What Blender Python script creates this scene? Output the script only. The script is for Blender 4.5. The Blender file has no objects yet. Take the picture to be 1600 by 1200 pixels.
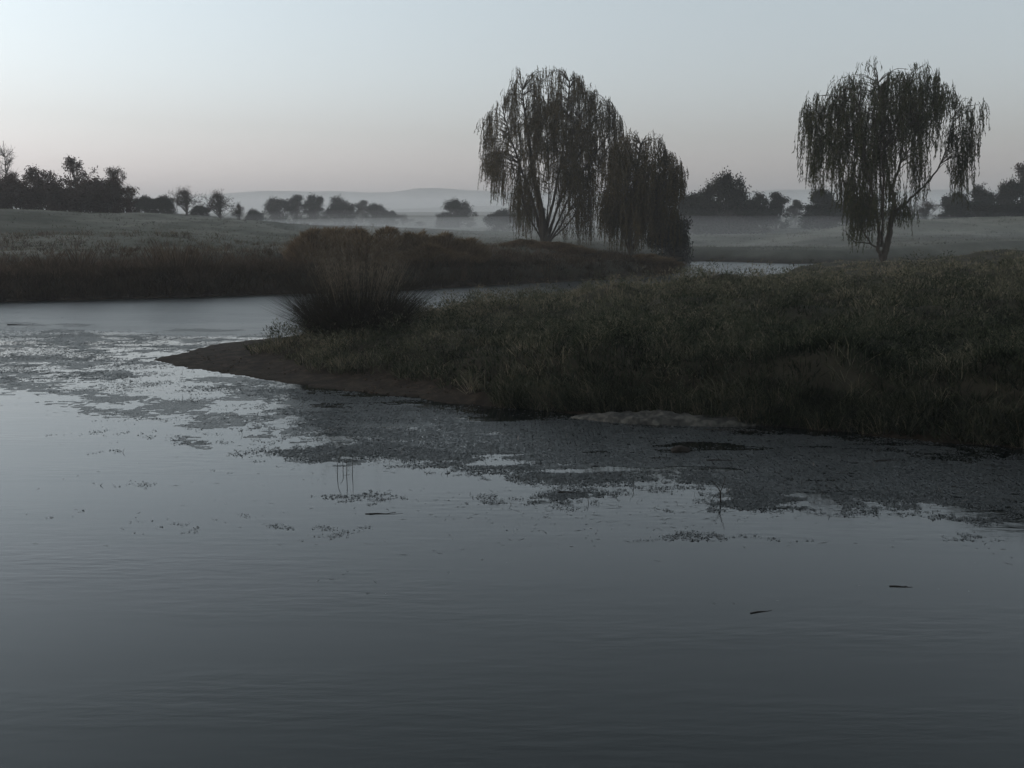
import bpy, math, random
import numpy as np

# ------------------------------------------------------------------ camera, sky, sun, exposure
scene = bpy.context.scene
COL = scene.collection
CAM_H = 3.5
FPX = 1716.0
PITCH = math.atan((600 - 335) / FPX)
cam_data = bpy.data.cameras.new('camera')
cam_data.sensor_width = 36.0
cam_data.lens = FPX / 1600 * 36
cam_data.clip_end = 20000
cam_data.clip_start = 0.1
cam = bpy.data.objects.new('camera', cam_data)
COL.objects.link(cam)
cam.location = (0, 0, CAM_H)
cam.rotation_euler = (math.pi / 2 - PITCH, 0, 0)
scene.camera = cam

SUN_ELEV = math.radians(3.0)
SUN_ROT = math.radians(-75.0)      # sun to the left of the view, at the horizon
world = bpy.data.worlds.new('World')
scene.world = world
world.use_nodes = True
nt = world.node_tree
nt.nodes.clear()
wo = nt.nodes.new('ShaderNodeOutputWorld')
bg = nt.nodes.new('ShaderNodeBackground')
sky = nt.nodes.new('ShaderNodeTexSky')
sky.sky_type = 'NISHITA'
sky.sun_disc = False
sky.sun_elevation = SUN_ELEV
sky.sun_rotation = SUN_ROT
sky.altitude = 200
sky.air_density = 1.0
sky.dust_density = 1.2
sky.ozone_density = 1.6
hs = nt.nodes.new('ShaderNodeHueSaturation')
hs.inputs['Saturation'].default_value = 0.28
nt.links.new(sky.outputs[0], hs.inputs['Color'])
# murk thickens towards the horizon; the sky pales towards the sun side and deepens overhead
tcw = nt.nodes.new('ShaderNodeTexCoord'); sx = nt.nodes.new('ShaderNodeSeparateXYZ')
nt.links.new(tcw.outputs['Generated'], sx.inputs[0])
mr = nt.nodes.new('ShaderNodeValToRGB')
el = mr.color_ramp.elements
for pos_, c_ in ((0.0, (.52, .52, .60)), (.05, (.635, .635, .725)), (.12, (.79, .822, .905)), (.22, (.98, 1.037, 1.10)), (.45, (.79, .865, .885)), (1.0, (.45, .48, .54))):
    e_ = el[0] if pos_ == 0 else (el[-1] if pos_ == 1 else el.new(pos_))
    e_.position = pos_; e_.color = (*c_, 1)
nt.links.new(sx.outputs['Z'], mr.inputs[0])
mx_ = nt.nodes.new('ShaderNodeMapRange'); mx_.inputs['From Min'].default_value = -.9; mx_.inputs['From Max'].default_value = .9
mx_.inputs['To Min'].default_value = 1.08; mx_.inputs['To Max'].default_value = .80
nt.links.new(sx.outputs['X'], mx_.inputs['Value'])
v1 = nt.nodes.new('ShaderNodeVectorMath'); v1.operation = 'MULTIPLY'
nt.links.new(hs.outputs[0], v1.inputs[0]); nt.links.new(mr.outputs[0], v1.inputs[1])
v2 = nt.nodes.new('ShaderNodeVectorMath'); v2.operation = 'SCALE'
nt.links.new(v1.outputs[0], v2.inputs[0]); nt.links.new(mx_.outputs[0], v2.inputs['Scale'])
nt.links.new(v2.outputs[0], bg.inputs['Color'])
bg.inputs['Strength'].default_value = 0.15
nt.links.new(bg.outputs[0], wo.inputs[0])

sun_data = bpy.data.lights.new('sun', 'SUN')
sun_data.energy = 0.12
sun_data.angle = math.radians(20)
sun_data.color = (1.0, 0.86, 0.78)
sun = bpy.data.objects.new('sun', sun_data)
COL.objects.link(sun)
az = SUN_ROT
sdir = np.array([math.sin(az) * math.cos(SUN_ELEV), math.cos(az) * math.cos(SUN_ELEV), math.sin(SUN_ELEV)])
from mathutils import Vector, Matrix
sun.rotation_euler = Vector(sdir).to_track_quat('Z', 'Y').to_euler()

scene.view_settings.view_transform = 'Standard'
scene.view_settings.look = 'None'
scene.view_settings.gamma = 1
scene.view_settings.use_curve_mapping = False
scene.view_settings.exposure = 1.9
scene.render.engine = 'CYCLES'
scene.cycles.volume_bounces = 2
scene.cycles.max_bounces = 8

rng = np.random.default_rng(7)

# ------------------------------------------------------------------ helpers
def ray(px, py):
    u, v = px - 800.0, 600.0 - py
    c, s = math.cos(PITCH), math.sin(PITCH)
    return np.array([u, FPX * c + v * s, -FPX * s + v * c])

def P(px, py, z=0.0):
    d = ray(px, py)
    t = (z - CAM_H) / d[2]
    return (d[0] * t, d[1] * t)

def PY(px, py, Y):
    d = ray(px, py)
    t = Y / d[1]
    return (d[0] * t, Y, CAM_H + d[2] * t)

def _hash(ix, iy, seed):
    n = (ix.astype(np.int64) * 374761393 + iy.astype(np.int64) * 668265263 + seed * 982451653) & 0x7fffffff
    n = ((n ^ (n >> 13)) * 1274126177) & 0x7fffffff
    n = n ^ (n >> 16)
    return (n & 0xffff) / 65535.0

def vnoise(x, y, seed=0):
    x = np.asarray(x, float); y = np.asarray(y, float)
    ix, iy = np.floor(x), np.floor(y)
    fx, fy = x - ix, y - iy
    fx = fx * fx * (3 - 2 * fx); fy = fy * fy * (3 - 2 * fy)
    a = _hash(ix, iy, seed); b = _hash(ix + 1, iy, seed)
    c = _hash(ix, iy + 1, seed); d = _hash(ix + 1, iy + 1, seed)
    return (a * (1 - fx) + b * fx) * (1 - fy) + (c * (1 - fx) + d * fx) * fy

def fbm(x, y, seed=0, octv=4):
    s = 0; a = 0.5; t = 0
    for k in range(octv):
        s = s + a * vnoise(x * 2 ** k + 17.3 * k, y * 2 ** k - 9.1 * k, seed + k); t += a; a *= 0.5
    return s / t          # 0..1

def sstep(e0, e1, v):
    t = np.clip((v - e0) / (e1 - e0), 0, 1)
    return t * t * (3 - 2 * t)

def link(o, parent=None):
    COL.objects.link(o)
    if parent is not None:
        o.parent = parent
    return o

def mesh_np(name, verts, faces_list, mat, attrs=None, smooth=False):
    """faces_list: list of int arrays (N,k)"""
    me = bpy.data.meshes.new(name)
    verts = np.asarray(verts, dtype=np.float32)
    me.vertices.add(len(verts))
    me.vertices.foreach_set('co', verts.ravel())
    loops = np.concatenate([f.ravel() for f in faces_list]).astype(np.int32)
    totals = np.concatenate([np.full(len(f), f.shape[1]) for f in faces_list]).astype(np.int32)
    starts = np.concatenate([[0], np.cumsum(totals)[:-1]]).astype(np.int32)
    me.loops.add(len(loops))
    me.loops.foreach_set('vertex_index', loops)
    me.polygons.add(len(totals))
    me.polygons.foreach_set('loop_start', starts)
    me.polygons.foreach_set('loop_total', totals)
    if attrs:
        for k, v in attrs.items():
            a = me.attributes.new(k, 'FLOAT', 'POINT')
            a.data.foreach_set('value', np.asarray(v, dtype=np.float32))
    me.materials.append(mat)
    me.update(calc_edges=True)
    if smooth:
        me.polygons.foreach_set('use_smooth', np.ones(len(totals), dtype=bool))
    return me

def obj(name, me, parent=None, label=None, cat=None, group=None, kind=None, loc=None):
    o = bpy.data.objects.new(name, me)
    link(o, parent)
    if label: o['label'] = label
    if cat: o['category'] = cat
    if group: o['group'] = group
    if kind: o['kind'] = kind
    if loc is not None: o.location = loc
    return o

def thing(name, label, cat, loc=(0, 0, 0), rz=0.0, group=None, scale=None):
    o = obj(name, None, None, label, cat, group, None, loc)
    o.rotation_euler = (0, 0, rz)
    o.empty_display_size = 0.3
    if scale is not None: o.scale = scale
    return o

def blade_arrays(base, dirh, length, width, rise, droop, tint, nseg=2):
    """grass blades. base (N,3); dirh (N,2) horizontal unit lean direction; rise/droop = how
    upright the lower half and how far the tip falls over."""
    n = len(base)
    d = np.stack([dirh[:, 0], dirh[:, 1], np.zeros(n)], 1)
    up = np.array([0, 0, 1.0])
    ang = rng.uniform(0, 2 * np.pi, n)
    side = np.stack([np.cos(ang), np.sin(ang), np.zeros(n)], 1)
    L = length[:, None]; w = width[:, None]; r = rise[:, None]; dr = droop[:, None]
    p0 = base
    p1 = base + up * L * 0.55 * r + d * L * 0.55 * np.sqrt(np.clip(1 - r ** 2, 0, 1))
    r2 = np.clip(r - dr, -0.9, 1)
    p2 = p1 + up * L * 0.45 * r2 + d * L * 0.45 * np.sqrt(np.clip(1 - r2 ** 2, 0, 1))
    v = np.stack([p0 - side * w * .5, p0 + side * w * .5, p1 - side * w * .4, p1 + side * w * .4, p2], 1)
    idx = (np.arange(n) * 5)[:, None]
    q = idx + np.array([0, 1, 3, 2])[None]
    t = idx + np.array([2, 3, 4])[None]
    return v.reshape(-1, 3), [q, t], np.repeat(tint, 5)

class Acc:
    def __init__(s): s.v = []; s.q = []; s.t = []; s.a = []; s.n = 0
    def add(s, v, faces, tint):
        s.v.append(v); s.a.append(tint)
        for f in faces:
            (s.q if f.shape[1] == 4 else s.t).append(f + s.n)
        s.n += len(v)
    def mesh(s, name, mat, attr='tint', smooth=False):
        fl = []
        if s.q: fl.append(np.concatenate(s.q))
        if s.t: fl.append(np.concatenate(s.t))
        return mesh_np(name, np.concatenate(s.v), fl, mat, {attr: np.concatenate(s.a)}, smooth)

def tube(acc, pts, radii, sides=5, tint=0.5, cap=True):
    pts = np.asarray(pts, float); n = len(pts)
    tang = np.gradient(pts, axis=0)
    tang /= np.linalg.norm(tang, axis=1)[:, None] + 1e-9
    ref = np.array([0.0, 0.31, 0.0]) + np.array([0.95, 0, 0])
    if abs(np.dot(tang.mean(0), ref / np.linalg.norm(ref))) > .9: ref = np.array([0, 1.0, 0.1])
    b = np.cross(tang, ref); b /= np.linalg.norm(b, axis=1)[:, None] + 1e-9
    c = np.cross(tang, b)
    a = np.arange(sides) / sides * 2 * np.pi
    radii = np.asarray(radii, float)
    if len(radii) != n: radii = np.interp(np.linspace(0, 1, n), np.linspace(0, 1, len(radii)), radii)
    r = radii[:, None, None]
    v = pts[:, None] + r * (b[:, None] * np.cos(a)[None, :, None] + c[:, None] * np.sin(a)[None, :, None])
    v = v.reshape(-1, 3)
    i = np.arange(n - 1)[:, None] * sides; j = np.arange(sides)[None]
    k = (j + 1) % sides
    f = np.stack([i + j, i + k, i + sides + k, i + sides + j], -1).reshape(-1, 4)
    acc.add(v, [f], np.full(len(v), tint))

def spline(ctrl, n=12):
    """Catmull-Rom through control points"""
    c = np.asarray(ctrl, float)
    c = np.vstack([2 * c[0] - c[1], c, 2 * c[-1] - c[-2]])
    out = []
    m = len(c) - 3
    for s in range(m):
        p0, p1, p2, p3 = c[s:s + 4]
        for t in np.linspace(0, 1, n, endpoint=(s == m - 1)):
            out.append(0.5 * ((2 * p1) + (-p0 + p2) * t + (2 * p0 - 5 * p1 + 4 * p2 - p3) * t * t + (-p0 + 3 * p1 - 3 * p2 + p3) * t ** 3))
    return np.array(out)

# ------------------------------------------------------------------ materials
def new_mat(name):
    m = bpy.data.materials.new(name); m.use_nodes = True
    n = m.node_tree; n.nodes.clear()
    out = n.nodes.new('ShaderNodeOutputMaterial')
    return m, n, out

def ramp(n, stops):
    r = n.nodes.new('ShaderNodeValToRGB')
    el = r.color_ramp.elements
    while len(el) < len(stops): el.new(0.5)
    for e, (p, c) in zip(el, stops):
        e.position = p; e.color = (*c, 1)
    return r

def plant_mat(name, stops, patch=None, transl=0.35, rough=0.75, scale=0.6):
    """colour from a per-blade random value, shifted by a world-space patch noise"""
    m, n, out = new_mat(name)
    at = n.nodes.new('ShaderNodeAttribute'); at.attribute_name = 'tint'
    geo = n.nodes.new('ShaderNodeNewGeometry')
    no = n.nodes.new('ShaderNodeTexNoise'); no.inputs['Scale'].default_value = scale; no.inputs['Detail'].default_value = 4
    n.links.new(geo.outputs['Position'], no.inputs['Vector'])
    mm = n.nodes.new('ShaderNodeMath'); mm.operation = 'MULTIPLY_ADD'
    mm.inputs[1].default_value = 0.9; mm.inputs[2].default_value = -0.45
    n.links.new(no.outputs['Fac'], mm.inputs[0])
    ad = n.nodes.new('ShaderNodeMath'); ad.operation = 'ADD'; ad.use_clamp = True
    n.links.new(at.outputs['Fac'], ad.inputs[0]); n.links.new(mm.outputs[0], ad.inputs[1])
    r = ramp(n, stops); n.links.new(ad.outputs[0], r.inputs[0])
    p = n.nodes.new('ShaderNodeBsdfDiffuse'); n.links.new(r.outputs[0], p.inputs['Color'])
    t = n.nodes.new('ShaderNodeBsdfTranslucent'); n.links.new(r.outputs[0], t.inputs['Color'])
    mx = n.nodes.new('ShaderNodeMixShader'); mx.inputs[0].default_value = transl
    n.links.new(p.outputs[0], mx.inputs[1]); n.links.new(t.outputs[0], mx.inputs[2])
    n.links.new(mx.outputs[0], out.inputs['Surface'])
    return m

def bark_mat(name, c1, c2, scale=6):
    m, n, out = new_mat(name)
    tc = n.nodes.new('ShaderNodeTexCoord')
    mp = n.nodes.new('ShaderNodeMapping'); mp.inputs['Scale'].default_value = (1, 1, 0.2)
    no = n.nodes.new('ShaderNodeTexNoise'); no.inputs['Scale'].default_value = scale; no.inputs['Detail'].default_value = 6
    n.links.new(tc.outputs['Object'], mp.inputs[0]); n.links.new(mp.outputs[0], no.inputs['Vector'])
    r = ramp(n, [(0.3, c1), (0.7, c2)]); n.links.new(no.outputs['Fac'], r.inputs[0])
    p = n.nodes.new('ShaderNodeBsdfPrincipled'); p.inputs['Roughness'].default_value = 0.9
    p.inputs['Specular IOR Level'].default_value = 0.2
    n.links.new(r.outputs[0], p.inputs['Base Color'])
    b = n.nodes.new('ShaderNodeBump'); b.inputs['Strength'].default_value = 0.6; b.inputs['Distance'].default_value = 0.03
    n.links.new(no.outputs['Fac'], b.inputs['Height']); n.links.new(b.outputs[0], p.inputs['Normal'])
    n.links.new(p.outputs[0], out.inputs['Surface'])
    return m

M = {}
M['bank_grass'] = plant_mat('bank_grass', [(0, (.010, .014, .008)), (.3, (.036, .045, .027)), (.6, (.115, .112, .076)), (1, (.29, .24, .17))], transl=.25, scale=1.3)  # wide dark-to-pale range, puts shadow between the tufts into the colour
M['dry_grass'] = plant_mat('dry_grass', [(0, (.026, .020, .013)), (.5, (.066, .048, .032)), (1, (.15, .110, .075))], scale=.3)
M['scrub'] = plant_mat('scrub', [(0, (.060, .046, .030)), (.5, (.150, .106, .064)), (1, (.27, .19, .115))], scale=.5)
M['field_grass'] = plant_mat('field_grass', [(0, (.06, .060, .045)), (.5, (.12, .118, .092)), (1, (.20, .185, .145))], scale=.15)
M['tussock'] = plant_mat('tussock', [(0, (.022, .020, .016)), (.6, (.040, .036, .027)), (1, (.075, .062, .045))])
M['plume'] = plant_mat('plume', [(0, (.11, .090, .066)), (1, (.27, .225, .17))])
M['willow_leaf'] = plant_mat('willow_leaf', [(0, (.040, .038, .018)), (.5, (.085, .068, .034)), (1, (.16, .108, .054))], scale=.5)
M['willow_leaf_green'] = plant_mat('willow_leaf_green', [(0, (.030, .038, .018)), (.5, (.056, .060, .030)), (1, (.10, .088, .045))], scale=.5)
M['far_leaf'] = plant_mat('far_leaf', [(0, (.020, .022, .017)), (.5, (.034, .034, .026)), (1, (.06, .054, .042))], scale=.3)
M['russet_leaf'] = plant_mat('russet_leaf', [(0, (.028, .018, .015)), (.5, (.046, .030, .024)), (1, (.08, .054, .042))], scale=.3)
M['weed'] = plant_mat('weed', [(0, (.07, .078, .074)), (.5, (.15, .16, .155)), (1, (.24, .245, .235))], transl=.1, scale=1.2)
M['scrap'] = plant_mat('scrap', [(0, (.03, .032, .022)), (.6, (.06, .055, .04)), (1, (.12, .10, .07))], transl=.1, scale=2)
for k_, w_ in (('weed', .62), ('scrap', .55)):      # wet film on the floating leaves
    nn = M[k_].node_tree; o_ = nn.nodes['Material Output']; src_ = o_.inputs['Surface'].links[0].from_socket
    gl = nn.nodes.new('ShaderNodeBsdfPrincipled'); gl.inputs['Base Color'].default_value = (.01, .01, .01, 1); gl.inputs['Roughness'].default_value = .30
    mxx = nn.nodes.new('ShaderNodeMixShader'); mxx.inputs[0].default_value = w_
    nn.links.new(src_, mxx.inputs[1]); nn.links.new(gl.outputs[0], mxx.inputs[2]); nn.links.new(mxx.outputs[0], o_.inputs['Surface'])
M['bark'] = bark_mat('bark', (.030, .024, .018), (.075, .060, .045))
M['far_bark'] = bark_mat('far_bark', (.04, .035, .03), (.09, .075, .065), 3)
M['driftwood'] = bark_mat('driftwood', (.07, .06, .05), (.20, .18, .15), 9)
M['wet_wood'] = bark_mat('wet_wood', (.012, .010, .008), (.035, .028, .022), 9)

# ------------------------------------------------------------------ land shape
near_shore = [(240, 562), (300, 574), (350, 584), (400, 592), (470, 602), (560, 612), (640, 622), (700, 629), (780, 636), (880, 644),
              (980, 652), (1100, 660), (1200, 667), (1300, 674), (1380, 681), (1480, 690), (1600, 702), (1720, 716), (1900, 738)]
back_shore_w = [(-1.0, 39), (2.5, 45), (7, 50), (11, 55), (15, 61), (19, 67), (25, 70), (40, 76), (80, 86), (200, 110), (4000, 500)]
R_poly = [P(*p) for p in near_shore] + [(16, 8), (60, -10), (4000, -60)] + back_shore_w[::-1] + [(-3.0, 35.5), P(470, 524), P(400, 530), P(340, 538), P(290, 549)]
far_shore = [(-4000, 30), (-80, 38)] + [P(*p) for p in [(0, 472), (100, 470), (200, 467), (320, 464), (440, 460), (560, 457), (640, 454), (720, 449), (800, 445), (880, 441),
             (960, 437), (1010, 434), (1045, 431), (1058, 426), (1063, 419), (1056, 409), (1100, 408.5), (1150, 409.5), (1200, 411), (1240, 412.5)]] + \
            [(27, 80.5), (40, 86), (80, 98), (200, 124), (4000, 560)]
L_poly = far_shore + [(9000, 9000), (-9000, 9000)]
N_poly = [(-4000, -8), (-60, -7), (-20, -6.5), (-6, -6), (0, -4.5), (6, -5), (14, -4), (60, -22), (4000, -80), (9000, -9000), (-9000, -9000)]

def poly_sdf(x, y, poly):
    """signed distance: positive inside"""
    x = np.asarray(x, float).ravel(); y = np.asarray(y, float).ravel()
    p = np.asarray(poly, float); q = np.roll(p, -1, axis=0)
    d2 = np.full(x.shape, 1e18); ins = np.zeros(x.shape, bool)
    for (ax, ay), (bx, by) in zip(p, q):
        ex, ey = bx - ax, by - ay
        t = np.clip(((x - ax) * ex + (y - ay) * ey) / (ex * ex + ey * ey + 1e-12), 0, 1)
        dx, dy = x - ax - t * ex, y - ay - t * ey
        d2 = np.minimum(d2, dx * dx + dy * dy)
        c = (ay > y) != (by > y)
        xi = ax + (y - ay) * ex / (ey if abs(ey) > 1e-12 else 1e-12)
        ins ^= c & (x < xi)
    return np.where(ins, 1, -1) * np.sqrt(d2)

R_ctrl = np.array([(-8, 27, .12), (-6.5, 29, .18), (-6, 25.5, .2), (-4.2, 28, .50), (-3, 24, .45), (-2.7, 30, .62), (0, 31, .95), (-.5, 26, .8), (2, 24, 1.0), (3.8, 33, 1.3),
                   (3, 38, .9), (0, 35, .6), (4, 43, .32), (2.5, 40, .45), (6, 28, 1.35), (6, 22, 1.05), (8, 35, 1.4), (9, 20, 1.05), (10, 25, 1.5), (12.3, 47, .95), (8, 47, .42), (12, 53, .4), (9, 42, .7), (13, 57, .3), (17, 61, .75), (19, 64, .7),
                   (17.5, 52, 1.25), (20, 60, .95), (14, 31, 1.75), (20, 36, 1.95), (22, 46, 1.95), (28, 47, 2.2), (30, 62, 1.2), (40, 55, 2.2), (40, 30, 2.6), (16, 20, 1.7), (25, 66, .8),
                   (60, 75, 1.5), (80, 30, 3), (200, 60, 4), (1000, 100, 6)])
L_ctrl = np.array([(-20, 50, .8), (-10, 53, .8), (0, 59, .8), (-20, 60, 1.5), (-34, 60, 1.6), (-12, 66, 1.3), (-27, 75, 2.2), (-46, 100, 4.1), (-36, 104, 3.7), (-26, 100, 3.1), (-15, 100, 1.9), (-8, 95, 1.5),
                   (0, 86, 1.3), (3, 90, 1.2), (8, 80, .8), (10.5, 76, .5), (9, 68, .5), (5, 68, .9), (0, 72, 1.4), (-6, 72, 1.5), (-45, 140, 3.6), (-70, 110, 5), (-25, 125, 2.2), (-30, 160, 1.4), (-15, 150, 1.1), (0, 140, 1.0), (-45, 190, 1.4), (-30, 190, 1.2), (-15, 190, 1.2), (20, 100, .6), (25, 125, 1.0),
                   (34, 108, 1.5), (43, 116, 2.9), (54, 116, 3.3), (70, 120, 3.4), (46, 98, 1.5), (60, 104, 1.6), (30, 160, 1.5), (60, 160, 2.2), (0, 230, 1.4), (-40, 230, 1.4), (80, 230, 2.5), (-200, 200, 7), (250, 200, 6),
                   (0, 500, 3), (-500, 500, 6), (500, 500, 6), (0, 1200, 6)])

def idw(x, y, ctrl):
    num = 0; den = 0
    for cx, cy, cz in ctrl:
        s = 0.04 * math.hypot(cx, cy)
        w = 1.0 / ((x - cx) ** 2 + (y - cy) ** 2 + s * s) ** 1.9
        num = num + w * cz; den = den + w
    return num / den

def land(x, y):
    """returns height, signed distance to the nearest shore (positive on land), side (0 right bank, 1 left bank, 2 near)"""
    x = np.asarray(x, float); shp = x.shape
    x = x.ravel(); y = np.asarray(y, float).ravel()
    wob = (fbm(x * .9, y * .9, 3, 3) - .5) * np.clip(0.25 + .01 * y, .2, 1.2) + (fbm(x * 3.1, y * 3.1, 4, 2) - .5) * .30 * (y < 40)
    dR = poly_sdf(x, y, R_poly) + wob * .8; dL = poly_sdf(x, y, L_poly) + wob; dN = poly_sdf(x, y, N_poly) + wob
    zr = idw(x, y, R_ctrl); zl = idw(x, y, L_ctrl)
    bump = fbm(x * .75, y * .75, 11, 4) - .5
    big = fbm(x * .09, y * .09, 21, 4) - .5
    zr = zr + bump * .75 * np.clip(zr, 0, 1.2) * np.clip((46 - y) / 12, .35, 1) + big * .15 * np.clip(zr - .8, 0, 1)
    zl = zl + bump * .18 * np.clip(zl - .5, 0, 1) + big * np.clip((y - 62) / 40, 0, 1) * .55
    wR = np.where(x < 1, 3.0, 1.5)
    hR = zr * sstep(-.05, 1, np.clip(dR, 0, None) / (1.3 + np.clip(2 - x, 0, 4) * .5))
    hL = zl * sstep(-.1, 1, dL / 2.6)
    hN = (1.6 + .02 * np.clip(dN, 0, 200)) * sstep(-.1, 1, dN / 3.0)
    d = np.maximum(np.maximum(dR, dL), dN)
    side = np.argmax(np.stack([dR, dL, dN]), 0)
    h = np.where(side == 0, hR, np.where(side == 1, hL, hN))
    h = np.where(d < 0, -0.03 - np.clip(-d, 0, 6) * .18, h + .01)
    return h.reshape(shp), d.reshape(shp), side.reshape(shp)

def hz(x, y):
    return float(land(np.array([x]), np.array([y]))[0][0])

def axis(segs):
    out = []
    for a, b, n in segs:
        out += list(np.linspace(a, b, n, endpoint=False))
    out.append(segs[-1][1])
    return np.array(out)
gx = axis([(-6000, -400, 14), (-400, -90, 22), (-90, -30, 44), (-30, -11, 40), (-11, 4, 110), (4, 34, 80), (34, 100, 40), (100, 500, 24), (500, 6000, 14)])
gy = axis([(-3000, -100, 6), (-100, -10, 18), (-10, 14, 36), (14, 36, 150), (36, 60, 60), (60, 130, 90), (130, 300, 34), (300, 1200, 24), (1200, 7000, 8)])
GX, GY = np.meshgrid(gx, gy)
GZ, GD, GS = land(GX, GY)
nx, ny = len(gx), len(gy)
ii = (np.arange(ny - 1)[:, None] * nx + np.arange(nx - 1)[None])
gf = np.stack([ii, ii + 1, ii + 1 + nx, ii + nx], -1).reshape(-1, 4)
# cover masks: mud on the low beach and the waterline; straw-coloured growth near the far shore
mud = np.where(GS == 0, np.clip(1 - sstep(.0, .5, GZ - .22 - .1 * fbm(GX, GY, 5)), 0, 1), 1 - sstep(.15, .45, GZ))
dryness = np.where(GS == 1, 1 - sstep(6, 16, GD + 6 * (fbm(GX * .2, GY * .2, 8) - .5)), 1)
dryness = np.where((GS == 1) & (GY > 74), dryness * .35, dryness)

mg, n, out = new_mat('ground')
geo = n.nodes.new('ShaderNodeNewGeometry')
def noise(scale, detail=5, rough=.6):
    q = n.nodes.new('ShaderNodeTexNoise'); q.inputs['Scale'].default_value = scale; q.inputs['Detail'].default_value = detail
    q.inputs['Roughness'].default_value = rough
    n.links.new(geo.outputs['Position'], q.inputs['Vector']); return q
def mixc(a, b, f):
    m = n.nodes.new('ShaderNodeMix'); m.data_type = 'RGBA'
    n.links.new(f, m.inputs[0]); n.links.new(a, m.inputs[6]); n.links.new(b, m.inputs[7]); return m.outputs[2]
n1 = noise(.12, 8, .65); n2 = noise(2.2, 6); n3 = noise(3.2, 9, .75)
field = ramp(n, [(.36, (.070, .070, .052)), (.5, (.135, .132, .104)), (.62, (.20, .19, .155))]); n.links.new(n1.outputs['Fac'], field.inputs[0])
dry = ramp(n, [(.3, (.028, .026, .017)), (.7, (.066, .056, .038))]); n.links.new(n2.outputs['Fac'], dry.inputs[0])
mudc = ramp(n, [(.34, (.012, .008, .005)), (.5, (.028, .020, .013)), (.62, (.060, .043, .030))]); n.links.new(n3.outputs['Fac'], mudc.inputs[0])
a1 = n.nodes.new('ShaderNodeAttribute'); a1.attribute_name = 'dry'
a2 = n.nodes.new('ShaderNodeAttribute'); a2.attribute_name = 'mud'
c = mixc(mixc(field.outputs[0], dry.outputs[0], a1.outputs['Fac']), mudc.outputs[0], a2.outputs['Fac'])
pr = n.nodes.new('ShaderNodeBsdfPrincipled'); n.links.new(c, pr.inputs['Base Color'])
pr.inputs['Roughness'].default_value = .9; pr.inputs['Specular IOR Level'].default_value = .15
bp = n.nodes.new('ShaderNodeBump'); bp.inputs['Distance'].default_value = .06; bp.inputs['Strength'].default_value = .8
n.links.new(n3.outputs['Fac'], bp.inputs['Height']); n.links.new(bp.outputs[0], pr.inputs['Normal'])
n.links.new(pr.outputs[0], out.inputs['Surface'])
gm = mesh_np('ground', np.stack([GX, GY, GZ], -1).reshape(-1, 3), [gf], mg, {'mud': mud.ravel(), 'dry': dryness.ravel()}, True)
obj('ground', gm, kind='structure')

# ------------------------------------------------------------------ water
mw, n, out = new_mat('river_water')
geo = n.nodes.new('ShaderNodeNewGeometry')
pr = n.nodes.new('ShaderNodeBsdfPrincipled')
pr.inputs['Base Color'].default_value = (.004, .006, .006, 1)
pr.inputs['IOR'].default_value = 1.40
mp = n.nodes.new('ShaderNodeMapping'); mp.inputs['Scale'].default_value = (.7, 2.4, 1)
mp.inputs['Rotation'].default_value = (0, 0, .10)
n.links.new(geo.outputs['Position'], mp.inputs[0])
w1 = n.nodes.new('ShaderNodeTexNoise'); w1.inputs['Scale'].default_value = 3.4; w1.inputs['Detail'].default_value = 3
n.links.new(mp.outputs[0], w1.inputs['Vector'])
w2 = n.nodes.new('ShaderNodeTexNoise'); w2.inputs['Scale'].default_value = .22; w2.inputs['Detail'].default_value = 3
n.links.new(mp.outputs[0], w2.inputs['Vector'])
cal = ramp(n, [(.42, (.12, .12, .12)), (.62, (1, 1, 1))]); n.links.new(w2.outputs['Fac'], cal.inputs[0])
ml = n.nodes.new('ShaderNodeMath'); ml.operation = 'MULTIPLY'
n.links.new(w1.outputs['Fac'], ml.inputs[0]); n.links.new(cal.outputs[0], ml.inputs[1])
bp = n.nodes.new('ShaderNodeBump'); bp.inputs['Strength'].default_value = 1.0; bp.inputs['Distance'].default_value = .004
n.links.new(ml.outputs[0], bp.inputs['Height']); n.links.new(bp.outputs[0], pr.inputs['Normal'])
# a faint breeze ruffles the reach beyond the spit; the pool in front of it lies calm
sp = n.nodes.new('ShaderNodeSeparateXYZ'); n.links.new(geo.outputs['Position'], sp.inputs[0])
w3 = n.nodes.new('ShaderNodeTexNoise'); w3.inputs['Scale'].default_value = .35; w3.inputs['Detail'].default_value = 3
mp3 = n.nodes.new('ShaderNodeMapping'); mp3.inputs['Scale'].default_value = (.4, 1.6, 1); n.links.new(geo.outputs['Position'], mp3.inputs[0]); n.links.new(mp3.outputs[0], w3.inputs['Vector'])
ma = n.nodes.new('ShaderNodeMath'); ma.operation = 'MULTIPLY_ADD'; ma.inputs[1].default_value = 10.0
n.links.new(w3.outputs['Fac'], ma.inputs[0]); n.links.new(sp.outputs['Y'], ma.inputs[2])
rr_ = n.nodes.new('ShaderNodeMapRange'); rr_.inputs['From Min'].default_value = 35.5; rr_.inputs['From Max'].default_value = 38.0
rr_.inputs['To Min'].default_value = .07; rr_.inputs['To Max'].default_value = .30
n.links.new(ma.outputs[0], rr_.inputs['Value']); n.links.new(rr_.outputs[0], pr.inputs['Roughness'])
rb = n.nodes.new('ShaderNodeMapRange'); rb.inputs['From Min'].default_value = 35.5; rb.inputs['From Max'].default_value = 38.0
rb.inputs['To Min'].default_value = .004; rb.inputs['To Max'].default_value = .03
n.links.new(ma.outputs[0], rb.inputs['Value']); n.links.new(rb.outputs[0], bp.inputs['Distance'])
n.links.new(pr.outputs[0], out.inputs['Surface'])
wm = mesh_np('water', [(-4000, -60, 0), (4000, -60, 0), (4000, 560, 0), (-4000, 560, 0)], [np.array([[0, 1, 2, 3]])], mw)
obj('water', wm, kind='structure')

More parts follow.
